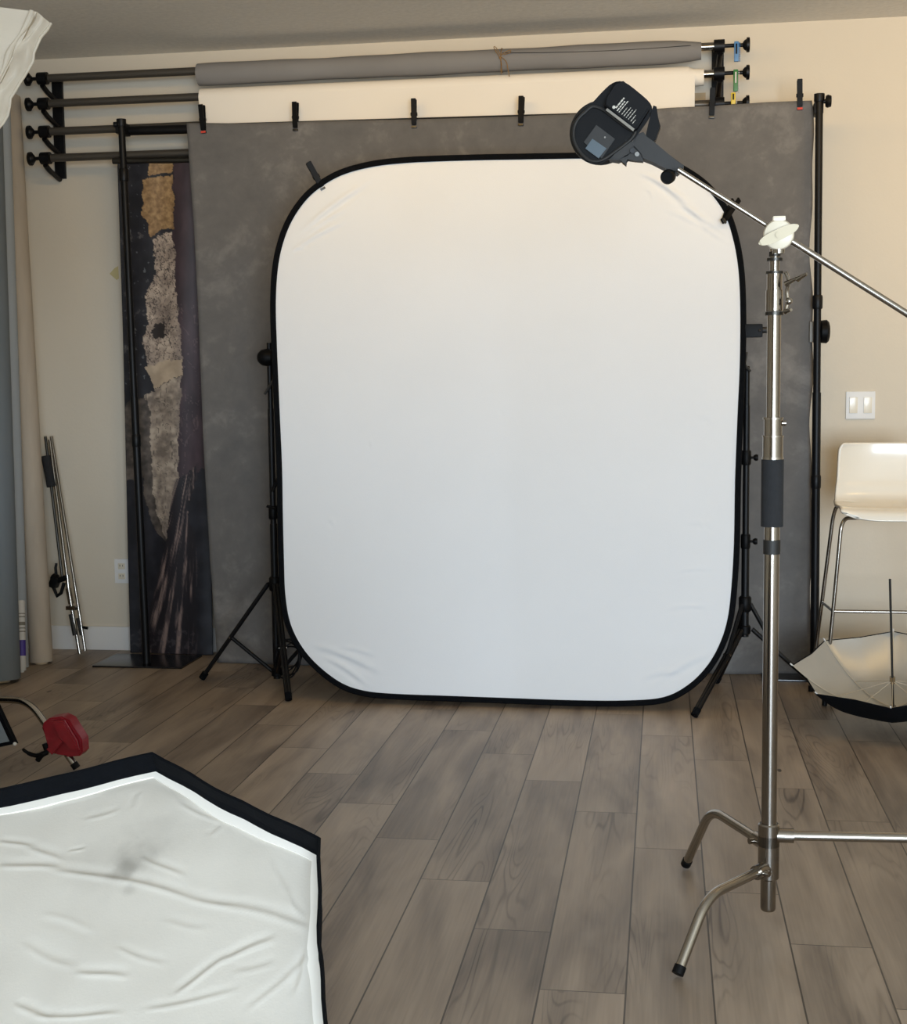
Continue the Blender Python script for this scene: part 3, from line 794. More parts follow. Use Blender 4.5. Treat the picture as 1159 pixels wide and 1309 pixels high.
# cream grip head
gc = at(995, 300, 3.045)
vd = (CP-gc).normalized(); rt = V((0, 0, 1)).cross(vd).normalized()*1; rt = -vd.cross(V((0, 0, 1))).normalized()
rt = V((1, 0, 0)) - vd*vd.x; rt.normalize(); upv = vd.cross(rt).normalized()
if upv.z < 0: upv = -upv
gh = MB().lathe(gc-vd*.022, gc+vd*.018, [(0, .026), (.12, .031), (.8, .0325), (.95, .030), (1, .026)], 40).build('grip_head', M['cream'], cs)
MB().lathe(gc-V((0, 0, .040)), gc-V((0, 0, .022)), [(0, .012), (1, .014)], 24).build('grip_socket', M['satin'], cs)
MB().box(gc+upv*.033, (.026, .03, .010), bevel=.003).build('grip_cap', M['cream'], cs)
# wing handle (tilted)
w1 = (rt*math.cos(math.radians(24)) + upv*math.sin(math.radians(24)))
w2 = vd.cross(w1).normalized()
ol = []
for k in range(36):
    a = 2*PI*k/36; cx_ = math.cos(a); sx_ = math.sin(a)
    rx = .045*abs(cx_)**.8*(1 if cx_ > 0 else -1); rz = (.0075+.004*abs(sx_))*sx_*(1+.2*abs(cx_))
    ol.append(gc + vd*.020 + w1*rx + w2*rz)
MB().prism(ol, vd*.012, bevel=.003).build('wing_handle', M['creamdim'], cs)
MB().cyl(gc+vd*.030, gc+vd*.036, .0065, n=18).build('screw_cap', M['creamdim'], cs)

# ------------------------------------------------------------------ flash head on boom
SY = 3.07
def sp(px, py, d=0.): return at(px, py, SY+d)
fh = thing('flash_head', 'black studio flash head with printed label and small screen, on the boom arm end', 'flash head', sp(785, 160, .05))
body = [(733, 181), (731, 165), (736, 150), (746, 140), (758, 130), (770, 117), (783, 106), (797, 104.5), (816, 118), (831, 132), (833, 142), (828, 154), (815, 172), (806, 182), (795, 190), (786, 198), (776, 205), (764, 210), (752, 208), (741, 198)]
bd = catmull([sp(x, y, -.01) for x, y in body], 3)
MB().prism(bd, ray(775, 150).normalized()*.13, bevel=.004).build('housing', M['blackgloss'], fh)
# reflector bowl on the far side of the housing
q = sp(768, 170, .02)
MB().lathe(q, q+ray(768, 170).normalized()*.20, [(0, .058), (.3, .062), (.32, .070), (.9, .073), (1, .071)], 36).build('reflector_bowl', M['darkplastic'], fh)
# rim round the rear recess
rc = [(734, 181), (733, 166), (738, 153), (748, 143), (758, 136), (772, 141), (790, 155), (806, 166), (812, 168), (806, 178), (795, 187), (784, 195), (774, 202), (763, 206), (752, 204), (742, 195)]
rcp = catmull([sp(x, y, -.014) for x, y in rc], 3)
MB().tube(rcp+[rcp[0]], .0035, 8, cap=False).build('rear_rim', M['darkplastic'], fh)
# battery block (raised)
bt = [(773, 138), (776, 129), (786, 110), (797, 107), (829, 134), (830, 142), (815, 166), (811, 169)]
MB().prism([sp(x, y, -.015) for x, y in bt], (0, -.022, .002), bevel=.003).build('battery_pack', M['blackgloss'], fh)
MB().prism([sp(x, y, -.038) for x, y in [(774, 141), (776, 138.5), (811, 165), (809, 168)]], (0, -.003, 0)).build('grey_trim_strip', M['greystripe'], fh)
# label print: rows of small words, too small to read
lo = V((0, -.0405, .0))
u0, v0 = (782, 136.5), (796, 119.5)       # direction of lines of print
du = ((v0[0]-u0[0]), (v0[1]-u0[1])); ln = math.hypot(*du); du = (du[0]/ln, du[1]/ln); dn = (.80, .60)
b = MB()
def stroke(r, a, c, w):
    p0 = (783+dn[0]*r+du[0]*a, 139+dn[1]*r+du[1]*a); p1 = (783+dn[0]*r+du[0]*c, 139+dn[1]*r+du[1]*c)
    hw = w/2
    b.prism([sp(p0[0]-dn[0]*hw, p0[1]-dn[1]*hw, -.0385), sp(p0[0]+dn[0]*hw, p0[1]+dn[1]*hw, -.0385), sp(p1[0]+dn[0]*hw, p1[1]+dn[1]*hw, -.0385), sp(p1[0]-dn[0]*hw, p1[1]-dn[1]*hw, -.0385)], (0, -.0006, 0))
random.seed(3)
rowsp = [(2.5, 3, 20, 1.8), (6, 1, 17, 1.5), (9, 1, 20, 1.1), (13.5, 1, 12, .8), (17, 1, 15, .8), (20.5, 1, 14, .8), (24, 1, 17, .8), (28, 1, 11, .8), (31.5, 0, 6, .7)]
for r, a, c, w in rowsp:
    x = a
    while x < c:
        wl = random.uniform(1.6, 4.2) if w < 1.4 else random.uniform(3, 6); stroke(r, x, min(x+wl, c), w); x += wl+.8
pk = b.build('label_print', M['ink'], fh)
MB().cyl(sp(784.5, 137, -.0383), sp(784.5, 137, -.0392), .0035, n=14).build('label_dot', M['ink'], fh)
# screen + control panel in recess
MB().prism([sp(x, y, -.014) for x, y in [(746, 182), (762, 160), (786, 178), (769, 203)]], (0, -.004, 0), bevel=.001).build('control_panel', M['darkplastic'], fh)
MB().prism([sp(x, y, -.0185) for x, y in [(748, 190), (757, 177.5), (775, 190), (765, 202.5)]], (0, -.002, 0)).build('screen', M['screen'], fh)
MB().cyl(sp(773, 175.5, -.017), sp(773, 175.5, -.024), .002, n=12).build('dial', M['greystripe'], fh)
MB().prism([sp(x, y, -.012) for x, y in [(778, 203), (796, 186), (800, 178), (812, 182), (805, 197), (790, 205)]], (0, .05, 0), bevel=.002).build('side_grip', M['darkplastic'], fh)
# tilt bracket + handle
MB().prism([sp(x, y, -.005) for x, y in [(833, 140), (835, 134.5), (839, 136), (841, 150), (844, 161), (838, 178), (833, 183), (824, 178), (828, 160)]], (0, .035, 0), bevel=.002).build('tilt_lever', M['blackgloss'], fh)
br = MB().prism([sp(x, y, -.008) for x, y in [(812, 172), (822, 168), (834, 183), (852, 195), (874, 211), (873, 215), (866, 222), (850, 215), (832, 206), (816, 200), (806, 196), (806, 186)]], (0, .05, 0), bevel=.004).build('umbrella_bracket', M['darkplastic'], fh)
MB().prism([sp(x, y, -.01) for x, y in [(790, 204), (803, 184), (808, 184), (820, 197), (822, 206), (812, 205), (801, 202), (800, 211), (797, 207)]], (0, .03, 0), bevel=.002).build('lock_plate', M['darkplastic'], fh)
MB().cyl(sp(808, 192.5, -.012), sp(808, 192.5, -.022), .0052, n=14).build('bolt', M['black'], fh)
MB().cyl(sp(814, 197, -.012), sp(814, 197, -.018), .005, n=14).build('bolt', M['darksteel'], fh)
MB().tube([sp(862, 219, .0), sp(855, 225, -.01)], .004, 8).lathe(sp(856, 224.5, .004), sp(852, 227, -.028), [(0, .010), (.3, .0155), (.8, .0155), (1, .012)], 18).build('knob', M['blackgloss'], fh)

# ------------------------------------------------------------------ leaning rolls at left
def leaning(name, label, bp, tp, r, m, group='rolls leaning in the left corner'):
    """bp: pixel of the bottom centre on the floor, tp: world top offset"""
    B = atz(*bp); T = V(tp)
    t = thing(name, label, 'paper roll', B, group)
    ax = (T-B).normalized()
    lift = r*math.sqrt(max(0, 1-ax.z**2))+.001
    B2 = B+V((0, 0, lift))
    MB().lathe(B2, T, [(0, r*.99), (.001, r), (.999, r), (1, r*.99)], 36).build('paper', m, t)
    MB().cyl(B2-ax*.012, T+ax*.02, r*.55, n=24).build('core', M['core'] if r > .02 else m, t)
    return t, B2, T
tz = at(12, 124, 5.95)
t, B2, T2 = leaning('paper_roll', 'beige paper roll leaning in the corner, rightmost of the standing rolls', (53, 848), tuple(at(11, 124, 6.02)), .052, M['beigeroll'])
MB().cyl(B2-V((0, 0, .012)), B2, .024, n=20)
tB = at(-8, -20, 5.78)
t, B2, T2 = leaning('paper_roll', 'large grey paper roll leaning in the corner at the left edge of the picture', (-3, 872), tuple(at(-30, 40, 5.66)), .095, M['slate'])
q = at(7, 548, 5.45)
t2, _, _ = leaning('paper_roll', 'pale grey paper roll standing close beside the beige roll', (23, 854), tuple(at(-4, 45, 5.80)), .047, M['palegrey'])
t3, B3, T3 = leaning('paper_roll', 'white tube with a purple band standing between the grey and beige rolls', (28.5, 859), tuple(at(26.5, 768, 5.66)), .017, M['labelwhite'])
ax = (T3-B3).normalized(); dl = T3-B3
MB().cyl(B3+ax*.065, B3+ax*.135, .0176, n=24).build('purple_band', M['purple'], t3)
for k, (a, c) in enumerate([(.20, .215), (.235, .24), (.25, .254), (.17, .175), (.185, .19)]):
    MB().cyl(B3+ax*a, B3+ax*c, .0175, n=24).build('printed_line', M['greystripe'] , t3)
# blue tape stuck on the slate roll
def on_roll(px, py, Y): return at(px, py, Y)
axs = (T2-B2).normalized(); cpt = B2 + axs*((at(7, 548, 5.55).z-B2.z)/axs.z)
vdir = (CP-cpt); vdir -= axs*vdir.dot(axs); vdir.normalize(); sdir = axs.cross(vdir).normalized()
if sdir.x < 0: sdir = -sdir
b = MB(); 
def rollp(a, h, r=.0962): return cpt + (vdir*math.cos(a)+sdir*math.sin(a))*r + axs*h
nA = 5; aa = [-.15+.5*k/nA for k in range(nA+1)]
lo_ = [b.b.verts.new(rollp(a, -.018-.004*math.sin(a*9))) for a in aa]; hi_ = [b.b.verts.new(rollp(a, .018+.006*math.cos(a*12))) for a in aa]
lo2 = [b.b.verts.new(rollp(a, -.018, .0968)) for a in aa]; hi2 = [b.b.verts.new(rollp(a, .018, .0968)) for a in aa]
for k in range(nA):
    b.b.faces.new((lo2[k], lo2[k+1], hi2[k+1], hi2[k])); b.b.faces.new((lo_[k], hi_[k], hi_[k+1], lo_[k+1]))
b.build('tape_patch', M['bluetape'], t)

# ------------------------------------------------------------------ folded stand leaning at left
fs_t = at(62, 560, 6.06); 
t = thing('folded_stand', 'folded chrome light stand with a foam grip leaning on the wall beside the beige roll', 'stand', atz(101, 838))
YF0, YF1 = 5.93, 6.06
def lp(px, py):
    k = (838-py)/(838-556); return at(px, py, atz(101, 838).y-.01+k*(6.07-atz(101, 838).y))
def rod(a, c, r, m, name, n=14): return MB().cyl(lp(*a), lp(*c), r, n=n).build(name, m, t)
rod((63.5, 562), (86, 740), .008, M['chrome'], 'rod')
rod((58, 558), (80, 742), .007, M['darksteel'], 'rod')
rod((65.5, 558), (109, 832), .0075, M['chrome'], 'rod')
rod((59, 583), (66.5, 622), .024, M['foam'], 'foam_grip', 20)
rod((86, 735), (87.5, 752), .010, M['satin'], 'joint'); rod((87.5, 752), (91, 772), .014, M['chrome'], 'joint'); rod((91, 772), (93, 784), .009, M['chrome'], 'joint')
MB().box(lp(92, 777), (.05, .03, .018), bevel=.003).build('joint_collar', M['chrome'], t)
rod((91, 785), (96.5, 812), .013, M['darkplastic'], 'sleeve'); rod((93, 784), (102, 836), .0085, M['chrome'], 'rod')
rod((99, 790), (104, 812), .008, M['darkplastic'], 'sleeve')
MB().tube([lp(101, 806), lp(106, 802), lp(112, 803)], .007, 8).build('wing_knob', M['blackgloss'], t)
# black clamp hanging at the stand
b = MB(); 
b.box(lp(70, 744), (.035, .05, .05), Matrix.Rotation(.4, 3, 'Y'), bevel=.004)
b.tube([lp(72, 738), lp(71, 726), lp(72, 720)], [.008, .007, .006], 8)
b.tube([lp(68, 750), lp(73, 762), lp(78, 758), lp(82, 745)], .009, 8)
b.lathe(lp(66, 737), lp(74, 741), [(0, .012), (.2, .022), (.8, .022), (1, .014)], 16)
b.tube([lp(74, 742), lp(86, 738)], .014, 10)
b.build('clamp', M['blackgloss'], t)

# ------------------------------------------------------------------ bar stool
SX = at(1139, 655, 5.40).x
ch = thing('bar_stool', 'white moulded plastic bar stool with chrome legs in front of the wall at right', 'bar stool', (SX, 5.42, 0))
zs = at(1139, 655, 5.25).z; zt = at(1139, 567, 5.50).z
prof = [(.20, zt), (.195, zt-.06), (.178, zt-.14), (.165, zs+.075), (.145, zs+.035), (.105, zs+.012), (.03, zs), (-.08, zs+.002), (-.15, zs+.004), (-.185, zs-.008), (-.197, zs-.034)]
pv = catmull([V((0, 5.42+y*.9, z)) for y, z in prof], 5, False)
def shell(u, v):
    k = v*(len(pv)-1); i = min(int(k), len(pv)-2); p = pv[i].lerp(pv[i+1], k-i)
    w = .176 + .030*min(1, v*1.6)
    # rounded ends
    e = 1.0
    if v < .06: e = 1-.10*(1-v/.06)**2
    if v > .93: e = 1-.12*((v-.93)/.07)**2
    x = (u*2-1); s = x*w*e
    cup = .022*abs(x)**3
    q = V((SX+s, p.y, p.z))
    if v < .5: q.y -= cup*1.6
    else: q.z += cup*.5
    if v > .85: q.z += .018*(abs(x)**4)*((v-.85)/.15)
    return q
grid('seat_shell', 40, 56, shell, M['whitechair'], ch, thick=.009)
MB().box((SX, 5.41, zs-.02), (.26, .22, .016), bevel=.004).build('mounting_plate', M['satin'], ch)
def leg_pair(s):
    # front leg (chrome) and rear leg sharing the under-seat bend
    ft = at(1075, 660, 5.30); fb = atz(1053.5, 902); rt_ = at(1066, 656, 5.50); rb_ = atz(1036, 884)
    def mir(p): return V((2*SX-p.x, p.y, p.z)) if s > 0 else p
    lf = [V((SX-.09, 5.34, zs-.028)), V((ft.x+.015, 5.31, zs-.028)), V((ft.x, 5.30, zs-.06)), V((fb.x, fb.y, .012))]
    lr = [V((SX-.09, 5.46, zs-.022)), V((rt_.x+.01, 5.49, zs+.01)), V((rt_.x-.004, 5.50, zs-.04)), V((rb_.x, rb_.y, .012))]
    for path in (lf, lr):
        o = MB().tube(smooth_path([mir(p) for p in path], .035), .0075, 14).build('leg', M['chrome'], ch)
        e = mir(path[-1]); MB().cyl(e-V((0, 0, .011)), e+V((0, 0, .012)), .010, n=14).build('foot_cap', M['blackgloss'], o)
    return lf, lr
lf, lr = leg_pair(-1); leg_pair(1)
def onleg(path, z):
    a, c = path[-2], path[-1]; k = (z-a.z)/(c.z-a.z); return a.lerp(c, k)
zf = at(1063, 787, 5.2).z
pf = onleg(lf, zf); pm = V((2*SX-pf.x, pf.y, pf.z)); MB().cyl(pf, pm, .0065, n=12).build('footrest', M['chrome'], ch)
pr_ = onleg(lr, zf); MB().cyl(pf, pr_, .006, n=12).build('side_rail', M['chrome'], ch); pr2 = V((2*SX-pr_.x, pr_.y, pr_.z)); MB().cyl(pm, pr2, .006, n=12).build('side_rail', M['chrome'], ch)

# ------------------------------------------------------------------ reflective umbrellas
def umbrella(label, Rm, N, X, Rd, S, shaft, back=.10, nr=8, a_off=0., cat='umbrella'):
    """Rm rim centre, N axis (towards opening), X in-plane dir of first rib"""
    N = N.normalized(); X = (X-N*X.dot(N)).normalized(); Yv = N.cross(X)
    def P(a, t, off=0.):
        # a: angle, t: 0 centre .. 1 rim
        seg = 2*PI/nr; m = (a-a_off) % seg - seg/2
        ch_ = math.cos(seg/2)/math.cos(m)
        sc = (1-abs(m)/(seg/2))
        r = Rd*t*((ch_-.035*sc*t)*t**1.5 + (1-t**1.5)*1.0*(1-.03*sc))
        h = -S*(1-t**2.3)
        return Rm + (X*math.cos(a)+Yv*math.sin(a))*(r+off*.5*t) + N*(h-off)
    t = thing('umbrella', label, cat, Rm-N*S)
    na, nt = nr*10, 22
    def surf(off):
        return lambda u, v: P(2*PI*u+a_off, .012+.988*v, off)
    g1 = grid('silver_lining', na, nt, surf(0), M['silver'], t)
    g2 = grid('black_cover', na, nt, surf(.004), M['blackmat'], t)
    b = MB(); 
    ed = [P(2*PI*k/na+a_off, 1.0, .002) for k in range(na+1)]
    b.tube(ed, .0028, 6, cap=False); b.build('edge_binding', M['blackmat'], t)
    hub = Rm-N*(S*.98)
    for k in range(nr):
        a = a_off+2*PI*k/nr
        r = MB().tube([P(a, .02+.97*j/16)+N*.004 for j in range(17)], .0018, 6).build('rib', M['rib'], t)
        MB().tube([P(a, .55)+N*.004, hub+N*.11], .0014, 6).build('stretcher', M['rib'], t)
        e = P(a, .99)+N*.002; dd = (P(a, 1.)-P(a, .9)).normalized()
        MB().cyl(e, e+dd*.014, .0028, n=8).build('rib_tip', M['labelwhite'], r)
    MB().cyl(hub-N*.006, Rm+N*(shaft-S), .0042, n=12).build('shaft', M['darkplastic'], t)
    MB().cyl(hub+N*.10, hub+N*.125, .010, n=14).build('runner', M['satin'], t)
    MB().cyl(hub-N*.02, hub+N*.012, .011, n=14).build('crown', M['satin'], t)
    return t
Rc = at(1140, 853, 5.02)
tl = math.radians(11)
Nn = V((-.07, -math.sin(tl), math.cos(tl)))
# in-plane x
umbrella('silver-lined umbrella with black cover lying open on the floor below the bar stool', Rc, Nn, V((-.986, .165, 0)), .350, .165, .50)

# ------------------------------------------------------------------ second C-stand (mostly off frame), red clamp, second umbrella
ft2 = atz(97, 985)
dirv = V((.985, -.17, 0)).normalized()
C3 = ft2 - dirv*.46
a = math.atan2(dirv.y, dirv.x)
c3 = cstand(C3, [a, a+2*PI/3, a-2*PI/3], [.215, .187, .145], [.29, .27, .27], [.46, .40, .40], 1.5, 'chrome C-stand at the left edge, only one bent leg in view')
MB().cyl((C3.x, C3.y, .15), (C3.x, C3.y, 1.3), .0172, n=28).build('lower_tube', M['chrome'], c3)
# red clamp on that leg
p0 = C3 + dirv*.29 + V((0, 0, .223)); p1 = ft2 + V((0, 0, .014))
lc = p0.lerp(p1, .50); lc = at(66, 942, lc.y)
yv = lc.y-.02
rc_ = thing('red_clamp', 'red metal clamp with a black lever on the bent chrome leg at left', 'clamp', at(80, 968, yv))
A_ = [(53, 931), (55, 924), (62, 918.5), (78, 916), (88, 921), (104, 946), (105, 962), (101, 967), (84, 968), (74, 962), (66, 964), (60, 955), (62, 948)]
MB().prism([at(x, y, yv-.02) for x, y in A_], (0, .06, 0), bevel=.006).build('body', M['red'], rc_)
MB().prism([at(x, y, yv-.022) for x, y in [(68, 921), (84, 920), (100, 946), (103, 958), (92, 958), (77, 941)]], (0, -.016, .0), bevel=.005).build('ridge', M['red'], rc_)
MB().prism([at(x, y, yv-.022) for x, y in [(61, 957), (77, 940), (83, 947), (68, 964)]], (0, -.012, 0), bevel=.003).build('jaw', M['red'], rc_)
MB().tube(smooth_path([at(61, 961, yv-.01), at(53, 965, yv-.02), at(48, 972, yv-.02)], .02), .009, 10).tube(catmull([at(x, y, yv-.02) for x, y in [(55, 963), (48, 966), (39, 964), (32, 960), (29, 957)]], 4, False), [.008]*5+[.007]*5+[.0055]*5+[.004]*2, 10).build('lever', M['blackgloss'], rc_)
MB().tube([at(58, 950, yv), at(62, 962, yv)], .012, 10).build('hinge', M['blackgloss'], rc_)
# corner of a grey panel at the very left
c0 = at(19, 951, 3.98); e1 = V((-.47, .12, .87)).normalized(); e2 = V((-.97, -.12, -.20)).normalized(); en_ = e1.cross(e2).normalized()
if en_.y > 0: en_ = -en_
tp_ = thing('grey_panel', 'grey panel with black edging at the left border, one corner showing beside the chrome leg', 'panel', V((c0.x-.5, c0.y, 0)))
qd = [c0, c0+e1*.6, c0+e1*.6+e2*.85, c0+e2*.85]
MB().prism(qd, -en_*.03).build('black_edge', M['blackmat'], tp_)
ins = [c0+e1*.012+e2*.012, c0+e1*.588+e2*.012, c0+e1*.588+e2*.838, c0+e1*.012+e2*.838]
MB().prism([p_+en_*.0005 for p_ in ins], en_*.002).build('grey_face', M['slate'], tp_)
MB().ball(c0, .006).build('corner_tip', M['labelwhite'], tp_)

# ------------------------------------------------------------------ octagonal softbox, lower left
Rb = .50
k_ = Rb/.45
OC = V((-.805*k_, 1.497*k_, H+(.485-H)*k_))
def rotm(a, b, c): return Matrix.Rotation(b, 3, 'Z') @ Matrix.Rotation(a, 3, 'X') @ Matrix.Rotation(c, 3, 'Z')
RM = rotm(.532, -.214, .824); ON = RM @ V((0, 0, 1))
def oct_v(k, r, h): return OC + RM @ V((r*math.cos(2*PI*k/8), r*math.sin(2*PI*k/8), h))
ob = thing('octagonal_softbox', 'large octagonal softbox with white diffuser and black rim in the lower left foreground', 'softbox', OC-ON*.42)
def oct_pt(a, r):
    seg = PI/4; m = a % seg - seg/2
    c = math.cos(seg/2)/math.cos(m)
    return r*c
def oloop(r, h, n=96, sag=0.):
    out = []
    for i in range(n):
        a = 2*PI*i/n; seg = PI/4; m = a % seg - seg/2; rr_ = oct_pt(a, r) - sag*(1-abs(m)/(seg/2))
        rr_ += .0012*math.sin(a*23)
        out.append(OC + RM @ V((rr_*math.cos(a), rr_*math.sin(a), h)))
    return out
b = MB()
loops = [oloop(.075, -.40), oloop(.33, -.24, sag=.006), oloop(.475, -.07, sag=.008), oloop(.5, -.004, sag=.006), oloop(.498, .0, sag=.006), oloop(.494, -.002, sag=.006), oloop(.489, -.042, sag=.004)]
vs = [[b.b.verts.new(p) for p in lp_] for lp_ in loops]
for a_, c_ in zip(vs, vs[1:]): b.bridge(a_, c_)
b.b.faces.new(vs[0][::-1]); b.build('black_shell', M['blackmat'], ob)
MB().cyl(OC-ON*.43, OC-ON*.39, .08, n=32).build('speed_ring', M['satin'], ob)
RD = .487; HD = -.039
b = MB(); l1 = [b.b.verts.new(p) for p in oloop(RD, HD+.005, sag=.005)]; l2 = [b.b.verts.new(p) for p in oloop(RD-.011, HD+.004, sag=.012)]; l3 = [b.b.verts.new(p) for p in oloop(RD-.011, HD+.001, sag=.012)]
b.bridge(l1, l2); b.bridge(l2, l3); b.build('white_band', M['band'], ob)
# diffuser with creases, measured in the softbox plane
def pl_hit(px, py):
    d_ = ray(px, py); tt = (OC+ON*HD-CP).dot(ON)/d_.dot(ON); p_ = CP+d_*tt; q_ = RM.transposed() @ (p_-OC); return q_.x, q_.y
OCR = [((0, 1108), (75, 1113), 4, 8), ((75, 1113), (250, 1150), 5, 8), ((250, 1150), (398, 1189), 5, 8), ((228, 1270), (290, 1225), 4, 7), ((285, 1228), (350, 1203), 5, 7), ((0, 1077), (40, 1085), 4, 6), ((35, 1084), (78, 1103), 4, 7),
       ((182, 1098), (232, 1122), 3.5, 6), ((172, 1035), (180, 1015), 3, 5), ((350, 1105), (375, 1165), 3.5, 6), ((365, 1150), (392, 1178), 3, 5), ((230, 1030), (285, 1055), 3, 6), ((270, 1070), (285, 1056), 3, 5), ((90, 1090), (108, 1087), 2.5, 4),
       ((100, 1245), (160, 1252), 4, 7), ((150, 1215), (205, 1235), 2.5, 6), ((20, 1285), (60, 1305), 4, 7), ((45, 1300), (150, 1300), 3, 6), ((190, 1293), (300, 1270), 3, 6), ((320, 1290), (400, 1225), 2.5, 6), ((300, 1245), (350, 1235), 2.5, 6), ((380, 1270), (395, 1215), 3, 6),
       ((120, 1190), (60, 1170), 2, 8), ((30, 1210), (90, 1240), 2.5, 8), ((210, 1180), (260, 1190), 1.6, 7), ((60, 1030), (130, 1015), 2, 6), ((110, 1050), (150, 1040), 2, 7)]
OCW = [(pl_hit(*a_), pl_hit(*c_), d_, w_) for a_, c_, d_, w_ in OCR]
def odisp(x, y):
    s = 0
    for (ax_, ay_), (bx_, by_), d_, w_ in OCW:
        dx, dy = bx_-ax_, by_-ay_; L2 = dx*dx+dy*dy; tt = ((x-ax_)*dx+(y-ay_)*dy)/L2
        if -.25 < tt < 1.25:
            L_ = math.sqrt(L2); dd = ((x-ax_)*dy-(y-ay_)*dx)/L_ + .02*L_*math.sin(tt*5+d_); ww = w_*.00062
            if abs(dd) < ww*5:
                s += d_*.00045*math.exp(-((tt-.5)/.5)**6)*(math.exp(-(dd/ww)**2) - .7*math.exp(-((dd+ww*2.2)/(ww*1.6))**2))
    s += .0030*noise.noise(V((x*6, y*6, 1))) + .0015*noise.noise(V((x*17, y*13, 4))) + .0022*noise.noise(V((x*9+y*3, y*2, 9)))
    return s
NA, NR = 480, 190
pts = [OC+RM @ V((0, 0, HD+.004+odisp(0, 0)))]; fs = []
for k in range(1, NR+1):
    f = k/NR
    for i in range(NA):
        a_ = 2*PI*i/NA; rr_ = (oct_pt(a_, RD-.006)-.003)*f; x, y = rr_*math.cos(a_), rr_*math.sin(a_)
        edge = min(1, (1-f)*25)
        pts.append(OC+RM @ V((x, y, HD+.002+odisp(x, y)*edge)))
for i in range(NA): fs.append((0, 1+i, 1+(i+1) % NA))
for k in range(1, NR):
    o1 = 1+(k-1)*NA; o2 = 1+k*NA
    for i in range(NA): fs.append((o1+i, o2+i, o2+(i+1) % NA, o1+(i+1) % NA))
me = bpy.data.meshes.new('diffuser'); me.from_pydata([tuple(p-org(ob)) for p in pts], [], fs); me.update()
for p in me.polygons: p.use_smooth = True
# diffuser material with the smoky stain of the photograph (a stain with a shape of its own)
m = M['diff'].copy(); m.name = 'stained_diffuser_cloth'; n = m.node_tree.nodes; l = m.node_tree.links
bs = n['Principled BSDF']; src = bs.inputs['Base Color'].links[0].from_socket
tc = n.new('ShaderNodeTexCoord')
def spot(px, py, rad, amt, src):
    q_ = pl_hit(px, py); wp = OC + RM @ V((q_[0], q_[1], HD)) - org(ob)
    vm = n.new('ShaderNodeVectorMath'); vm.operation = 'DISTANCE'; l.new(tc.outputs['Object'], vm.inputs[0]); vm.inputs[1].default_value = wp
    nz_ = n.new('ShaderNodeTexNoise'); nz_.inputs['Scale'].default_value = 22; nz_.inputs['Detail'].default_value = 6; l.new(tc.outputs['Object'], nz_.inputs['Vector'])
    m1 = n.new('ShaderNodeMath'); m1.operation = 'MULTIPLY_ADD'; l.new(nz_.outputs['Fac'], m1.inputs[0]); m1.inputs[1].default_value = rad*1.2; m1.inputs[2].default_value = -rad*.6
    m2 = n.new('ShaderNodeMath'); m2.operation = 'ADD'; l.new(vm.outputs['Value'], m2.inputs[0]); l.new(m1.outputs[0], m2.inputs[1])
    mr = n.new('ShaderNodeMapRange'); mr.inputs['From Min'].default_value = 0; mr.inputs['From Max'].default_value = rad; mr.inputs['To Min'].default_value = amt; mr.inputs['To Max'].default_value = 0; mr.interpolation_type = 'SMOOTHERSTEP'
    l.new(m2.outputs[0], mr.inputs['Value'])
    mx = n.new('ShaderNodeMix'); mx.data_type = 'RGBA'; l.new(mr.outputs['Result'], mx.inputs[0]); l.new(src, mx.inputs[6]); mx.inputs[7].default_value = s2l((104, 98, 88)) + (1,)
    return mx.outputs[2]
src = spot(160, 1114, .030, .5, src); src = spot(178, 1100, .06, .25, src); src = spot(200, 1070, .075, .18, src); src = spot(165, 1138, .02, .22, src); src = spot(130, 1110, .10, .12, src)
l.new(src, bs.inputs['Base Color'])
me.materials.append(m)
do = bpy.data.objects.new('diffuser', me); COL.objects.link(do); do.parent = ob; ORG[do.name] = org(ob).copy()

# ------------------------------------------------------------------ white softbox corner, upper left
SB = thing('softbox', 'white fabric softbox corner at the upper left edge, below the ceiling', 'softbox', (0, 0, 0))
D0 = 2.35
P0 = at(62, 28, D0); P1 = at(45, 14, D0-.02); Pt = at(-560, -60, D0-.35); Pb = at(-14, 142, D0-.05); Pbb = at(-330, 640, D0-.25)
cenS = (P0+Pt+Pbb)/3
SB.location = (at(-430, 300, D0-.1).x, at(-430, 300, D0-.1).y, 0); ORG[SB.name] = V(SB.location)
# front panel: quad between four corners with folds
Q00, Q10 = Pt, at(47, 15, D0-.01); Q01, Q11 = at(-800, 420, D0-.5), at(-275, 640, D0-.25)
def fpan(u, v):
    p_ = Q00.lerp(Q10, u).lerp(Q01.lerp(Q11, u), v)
    n_ = (Q10-Q00).cross(Q01-Q00).normalized()
    if n_.y > 0: n_ = -n_
    e = min(1, min((1-u)*14, v*14, u*14, (1-v)*14))
    return p_ + n_*((.010*noise.noise(V((u*5, v*16, 2))) + .006*noise.noise(V((u*14, v*30, 5))) + .006*math.sin(v*22+u*7)*.5)*e)
grid('front_panel', 70, 70, fpan, M['sheer'], SB)
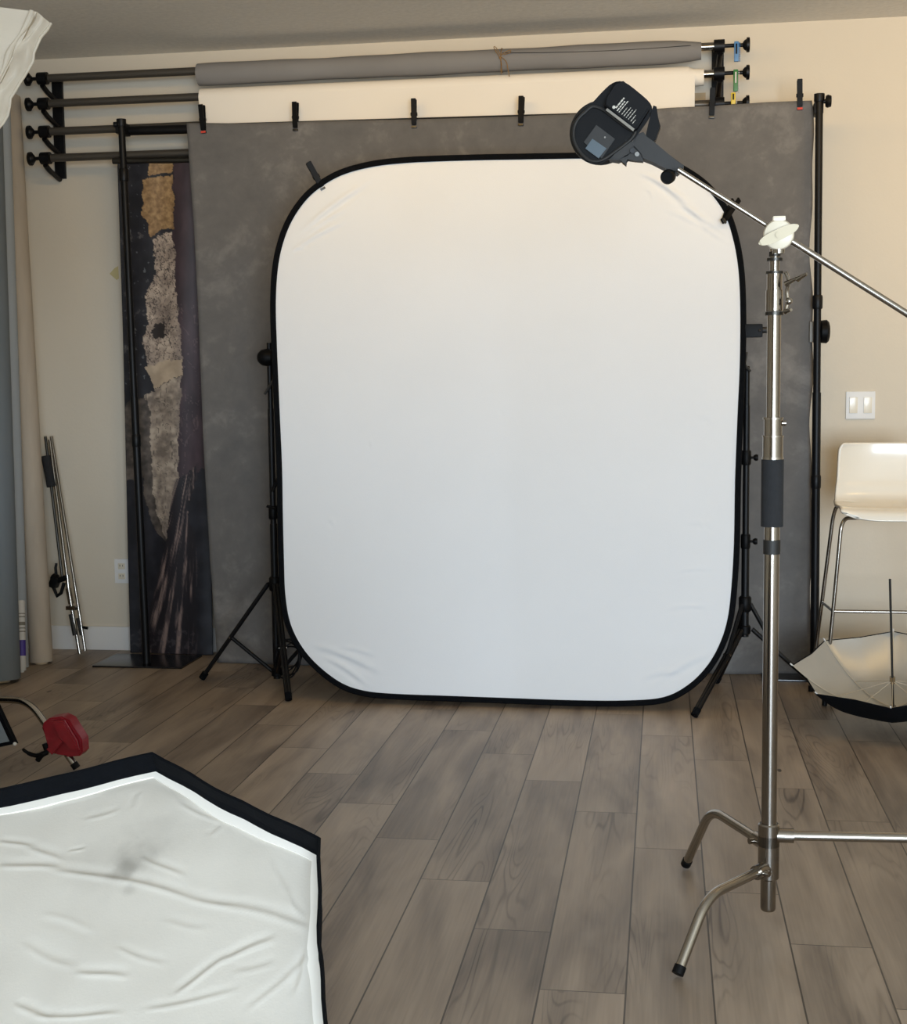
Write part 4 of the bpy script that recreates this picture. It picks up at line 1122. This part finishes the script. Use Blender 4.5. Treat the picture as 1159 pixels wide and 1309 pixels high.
# edge flap running down the right side, with ribbon seam
E0, E1 = at(47, 15, D0-.01), Q11
def flap(u, v):
    a_ = E0.lerp(E1, v); o_ = at(63, 29, D0+.02).lerp(Q11+V((.05, .02, 0)), v) 
    p_ = a_.lerp(o_, u); p_.y += .012*math.sin(v*60+u*2)*.5 + .008*noise.noise(V((u*3, v*26, 0))); p_.x += .006*noise.noise(V((0, v*34, 3)))
    return p_
grid('edge_flap', 8, 160, flap, M['sheer'], SB)
sm_ = [fpan(1, k/120)+V((-.006+.003*math.sin(k*.5), -.006, .0)) for k in range(121)]
MB().tube(sm_, [.0045+.002*math.sin(k*.7) for k in range(121)], 8).build('edge_piping', M['sheer'], SB)
MB().tube([flap(1, k/60) for k in range(61)], .003, 6).build('outer_seam', M['sheer'], SB)
# back shell + stand reaching the floor, out of frame
apex = (Q00+Q10+Q01+Q11)/4 + V((-.05, .45, .05))
b = MB(); cs_ = [Q00, Q10, Q11, Q01]; vv = [b.b.verts.new(p_+V((0, .01, 0))) for p_ in cs_]; ap = b.b.verts.new(apex)
for k in range(4): b.b.faces.new((vv[k], vv[(k+1) % 4], ap))
b.build('back_shell', M['sheer'], SB)
sx, sy = apex.x, apex.y
b = MB().cyl((sx, sy, 0.01), (sx, sy, apex.z), .015, n=14)
b.build('stand_pole', M['black'], SB)
for k in range(3):
    a_ = 2*PI*k/3+.4
    MB().tube([(sx, sy, .5), (sx+.4*math.cos(a_), sy+.4*math.sin(a_), .012)], .008, 8).build('stand_leg', M['black'], SB)

# ------------------------------------------------------------------ lights
def area(name, loc, target, size, sizey, energy, col, spread=180):
    ld = bpy.data.lights.new(name, 'AREA'); ld.shape = 'RECTANGLE'; ld.size = size; ld.size_y = sizey; ld.energy = energy; ld.color = col; ld.spread = math.radians(spread)
    o = bpy.data.objects.new(name, ld); COL.objects.link(o); o.location = loc
    o.rotation_euler = (V(target)-V(loc)).to_track_quat('-Z', 'Y').to_euler(); return o
area('window_daylight', ((WX0+WX1)/2, YB+.03, (WZ0+WZ1)/2-.05), (2.3, 4, .2), WX1-WX0-.1, WZ1-WZ0-.1, 335, (.72, .855, 1.0), 150)
for lx, en in ((-1.2, 6.5), (.4, 5), (2.0, 9.5)):
    area('ceiling_spot', (lx, 4.2, CH-.06), (lx+.1, 6.1, 2.0), 1.2, .14, en, (1., .62, .17), 150)
wd = bpy.data.worlds.new('sky'); S.world = wd; wd.use_nodes = True
bg = wd.node_tree.nodes['Background']; bg.inputs[0].default_value = (.72, .85, 1, 1); bg.inputs[1].default_value = .8

vs_ = S.view_settings; S.display_settings.display_device = 'sRGB'
vs_.view_transform = 'Standard'; vs_.look = 'None'; vs_.gamma = 1; vs_.use_curve_mapping = False; vs_.exposure = 0.0
